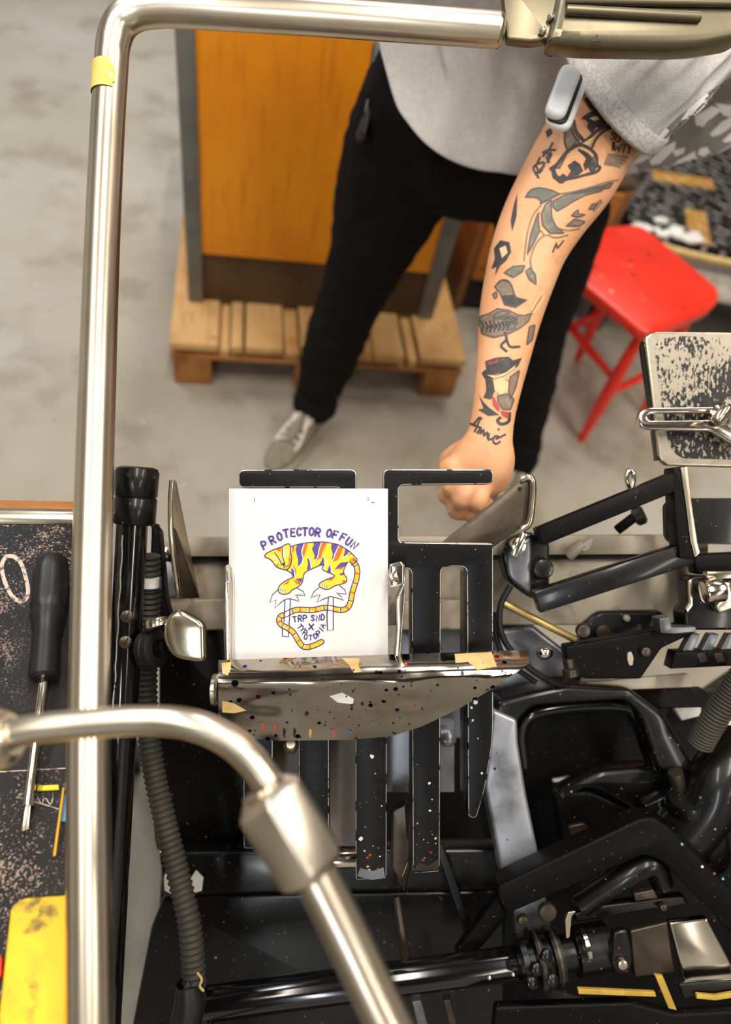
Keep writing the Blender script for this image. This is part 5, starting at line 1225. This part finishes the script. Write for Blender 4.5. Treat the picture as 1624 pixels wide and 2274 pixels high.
link('blue_band', tube_me([W(331, 1282, .674), W(331, 1306, .675)], .0118, 28), 'blue_paint', ho)
link('white_band', tube_me([W(334, 1283, .668), W(334, 1304, .669)], .0085, 24), 'white_rag', ho)
fl = link('torn_cuff', tube_me([W(420, 2180, .645), W(424, 2215, .645), W(408, 2300, .645)], [.0118, .0145, .0145], 24, False), 'black_rubber', ho)
link('torn_tail', plate_me([(396, 2215), (415, 2180), (424, 2190), (420, 2300), (388, 2300)], .637, .003, 5, .0008), 'cement_rubber', ho)
link('string', tube_me(smooth_path([W(438, 2160, .632), W(448, 2174, .63), W(444, 2190, .63), W(452, 2200, .632)], 5), .0012, 8), 'tape_old', ho)
ho2 = thing('corrugated_hose', 'short dark corrugated hose at the right edge above the gloss black hub', 'hose', W(1590, 1580, .72))
link('hose', corrugated([W(1672, 1470, .70), W(1630, 1530, .71), W(1590, 1590, .72), W(1556, 1650, .735)], .0125, 28, .0012), 'cement_rubber', ho2)
wr = thing('loose_wire', 'thin pale wire loop hanging behind the corrugated hose', 'wire', W(350, 1880, .7))
link('wire', tube_me(smooth_path([W(343, 1800, .71), W(344, 1850, .71), W(352, 1885, .71), W(368, 1898, .71)], 6), .0018, 8), 'satin_steel', wr)

# ---- work table at the left
TZ = .77
wtb = thing('work_table', 'black scratched work table with bright metal back edge at the left', 'table', (-.4, 0.1, 0))
link('tabletop', prism_me([[V(c) for c in ((-.75, -.55), (-.10, -.55), (-.10, .11), (-.132, .15), (-.132, .428), (-.75, .428))]], .025, .001, Matrix.Translation((0, 0, TZ))), 'worn_table', wtb)
link('edge_strip', cyl_me(V((-.75, .439, TZ - .006)), V((-.132, .439, TZ - .006)), .0115, .001), 'satin_steel', wtb)
link('back_board', box_me((-.75, .4515, TZ - .03), (-.132, .462, TZ - .004), .001), 'box_wood', wtb)
for xx in (-.74, -.20):
    for yy in (-.54, .385): link('leg', box_me((xx, yy, 0), (xx + .035, yy + .035, TZ - .0255), .002), 'black_casting', wtb)
ck = Ink()
ck.stroke([(14, 1235), (4, 1255), (10, 1290), (28, 1325), (50, 1335), (62, 1318), (58, 1285), (46, 1250), (30, 1236)], 9, 0, closed=True)
for a in ([(84, 1772), (92, 1784), (100, 1772), (112, 1786), (118, 1770)], [(0, 1714), (70, 1710), (145, 1706)], [(75, 1780), (110, 1790), (140, 1800)]): ck.stroke(a, 2.2, 0)
link('chalk_marks', ck.mesh(lambda x, y, k: G(x, y, TZ + .0003), ['chalk']), None, wtb, 0)['kind'] = 'stuff'

sd = thing('screwdriver', 'screwdriver with black fluted handle lying on the scratched table', 'screwdriver', G(90, 1500, TZ))
h0, h1 = G(116, 1232, TZ + .0172), G(97, 1508, TZ + .0172)
hm = lathe_me(h0, h1, [(0, .006), (.02, .011), (.06, .0145), (.16, .0165), (.40, .0168), (.45, .0162), (.47, .0150), (.50, .0148), (.53, .0155), (.60, .0130), (.70, .0122), (.92, .0130), (.98, .0128), (1, .010)], 40)
ax_ = (h1 - h0).normalized(); mid = h0.lerp(h1, .25)
for v in hm.vertices:
    f = (v.co - h0).dot(ax_) / (h1 - h0).length
    if .1 < f < .44:
        c = h0 + ax_ * (f * (h1 - h0).length); rv = v.co - c
        a = math.atan2(rv.dot(ax_.cross(V((0, 0, 1)))), rv.z)
        v.co = c + rv * (1 - .05 * max(0, math.cos(a * 6)))
link('handle', hm, 'handle_plastic', sd)
s0_, s1_ = G(97, 1506, TZ + .0172), G(62, 1790, TZ + .009)
link('shaft', cyl_me(s0_, s1_, .0042, .0003, 20), 'chrome', sd)
tp = [G(58, 1770, TZ + .008), G(70, 1772, TZ + .008), G(64, 1842, TZ + .004), G(47, 1846, TZ + .004)]
link('tip', quad_plate_me(tp, .003, .0006), 'satin_steel', sd)

def slab(px, z0, th, mk, name, label, cat, r=3, bev=.0006):
    pts = [G(x, y, z0 + th) for x, y in px]
    lp_ = round_m([V((p.x, p.y)) for p in pts], r)
    return tag(link(name, prism_me([lp_], th, bev, Matrix.Translation((0, 0, z0 + th))), mk), label, cat)
slab([(84, 1744), (130, 1742), (131, 1754), (82, 1756)], TZ + .0004, .003, 'yellow_plastic', 'plastic_strip', 'small flat yellow plastic strip on the table beside the screwdriver tip', 'strip', .0006)
slab([(138, 1748), (143, 1750), (124, 1900), (117, 1902)], TZ + .0034, .003, 'amber_plastic', 'toothpick', 'thin amber stick leaning beside the small blue card on the table', 'stick', .0006)
slab([(138, 1764), (190, 1760), (190, 1826), (132, 1824)], TZ + .0004, .0025, 'blue_card', 'card_scrap', 'small light blue card scrap on the table under the amber stick', 'card', .001)
slab([(24, 2012), (52, 1994), (230, 1982), (230, 2330), (-14, 2330), (-2, 2250)], TZ + .0004, .016, 'yellow_sheet', 'ink_box', 'flat bright yellow box with dirty scuffs at the lower left', 'box', .006, .0015)
slab([(-60, 2120), (4, 2122), (2, 2172), (-60, 2180)], TZ + .0004, .01, 'red_paint', 'cap', 'small red cap at the left edge beside the yellow box', 'cap', .003)

# ================================================================== GUARD TUBES IN FRONT
gr_ = thing('guard_rail', 'bent chrome tube guard rail with yellow tape framing the picture', 'guard rail', W(200, 1600, .55))
pth = smooth_path([W(1106, 67, .672), W(900, 52, .670), W(700, 38, .668), W(520, 27, .666), W(400, 20, .665), W(345, 20, .665), W(300, 28, .666), W(268, 52, .668), W(252, 95, .670), W(247, 150, .672), W(238, 300, .668), W(226, 560, .645), W(216, 850, .615), W(207, 1150, .584), W(201, 1400, .558), W(197, 1650, .532), W(198, 1950, .50), W(200, 2330, .462)], 10)
link('tube', tube_me(pth, .0160, 40), 'rail_steel', gr_)
e = W(1106, 67, .672); link('end_cap', lathe_me(e, e + (pth[0] - pth[3]).normalized() * .006, [(0, .0160), (.3, .0156), (.7, .0135), (1, .009)], 32), 'satin_steel', gr_)
ts_ = [p for p in pth if True]
tA, tB = W(244, 150, .672), W(241, 212, .6705)
tp_ = tube_me([tA.lerp(tB, i / 6) for i in range(7)], .0163, 40, False)
bmt = bmesh.new(); bmt.from_mesh(tp_)
bmesh.ops.delete(bmt, geom=[f for f in bmt.faces if (f.calc_center_median() - tA).dot(EX) > .009 + .004 * noise.noise(f.calc_center_median() * 400)], context='FACES'); bmt.to_mesh(tp_); bmt.free()
link('yellow_tape', tp_, 'tape_yellow', gr_)
gc = thing('guard_cover', 'sheet metal cover with two riveted ribs above the t-shirt', 'cover', W(1400, 40, .66))
link('bracket', plate_me([(1112, -60), (1258, -60), (1222, 86), (1180, 92), (1126, 86)], .668, .012, 8, .003), 'dull_steel', gc)
link('shell', plate_me([(1250, -60), (1700, -60), (1700, 40), (1640, 82), (1560, 96), (1500, 99), (1300, 96), (1216, 88), (1228, 50)], .655, .03, 14, .011), 'dull_steel', gc)
link('rib', tube_me([W(1258, 22, .652), W(1556, 38, .652)], .0045, 16), 'dull_steel', gc)
link('rib', tube_me([W(1258, 1, .652), W(1700, 8, .652)], .0035, 16), 'dull_steel', gc)
for x, y in ((1224, 37), (1206, 68)): link('rivet', ball_me(W(x, y, .664), .0036, 14), 'chrome', gc)
link('ink_mark', plate_me([(1316, 92), (1326, 76), (1329, 78), (1324, 86), (1336, 92)], .6435, .0006, 1, .0002), 'device_black', gc)

pi = thing('bent_pipe', 'blurred bent metal pipe with hexagonal union nut nearest the viewer', 'pipe', W(620, 1800, .37))
pp = smooth_path([W(-40, 1650, .385), W(60, 1622, .385), W(180, 1608, .385), W(320, 1600, .383), W(420, 1608, .38), W(500, 1640, .378), W(560, 1690, .375), W(610, 1760, .372), W(640, 1812, .37)], 10)
link('bend', tube_me(pp, .0082, 32), 'rail_steel', pi)
n0_, n1_ = W(588, 1756, .369), W(700, 1938, .366)
fr_ax = (n1_ - n0_)
def hexa_prof(p0, p1, prof):
    return lathe_me(p0, p1, prof, 6)
link('union_nut', bevel_me(hexa_prof(n0_, n1_, [(0, .0150), (.10, .0205), (.90, .0205), (1, .0160)]), .0012), 'rail_steel', pi)
link('nut_shoulder', cyl_me(n0_.lerp(n1_, -.06), n0_.lerp(n1_, .02), .0125, .002), 'satin_steel', pi)
link('straight_pipe', tube_me([n0_.lerp(n1_, .9), W(760, 2060, .362), W(900, 2350, .352)], .0118, 32), 'rail_steel', pi)
link('elbow_fitting', lathe_me(W(-60, 1660, .385), W(30, 1630, .385), [(0, .016), (.8, .016), (.9, .0145), (1, .012)], 28), 'satin_steel', pi)
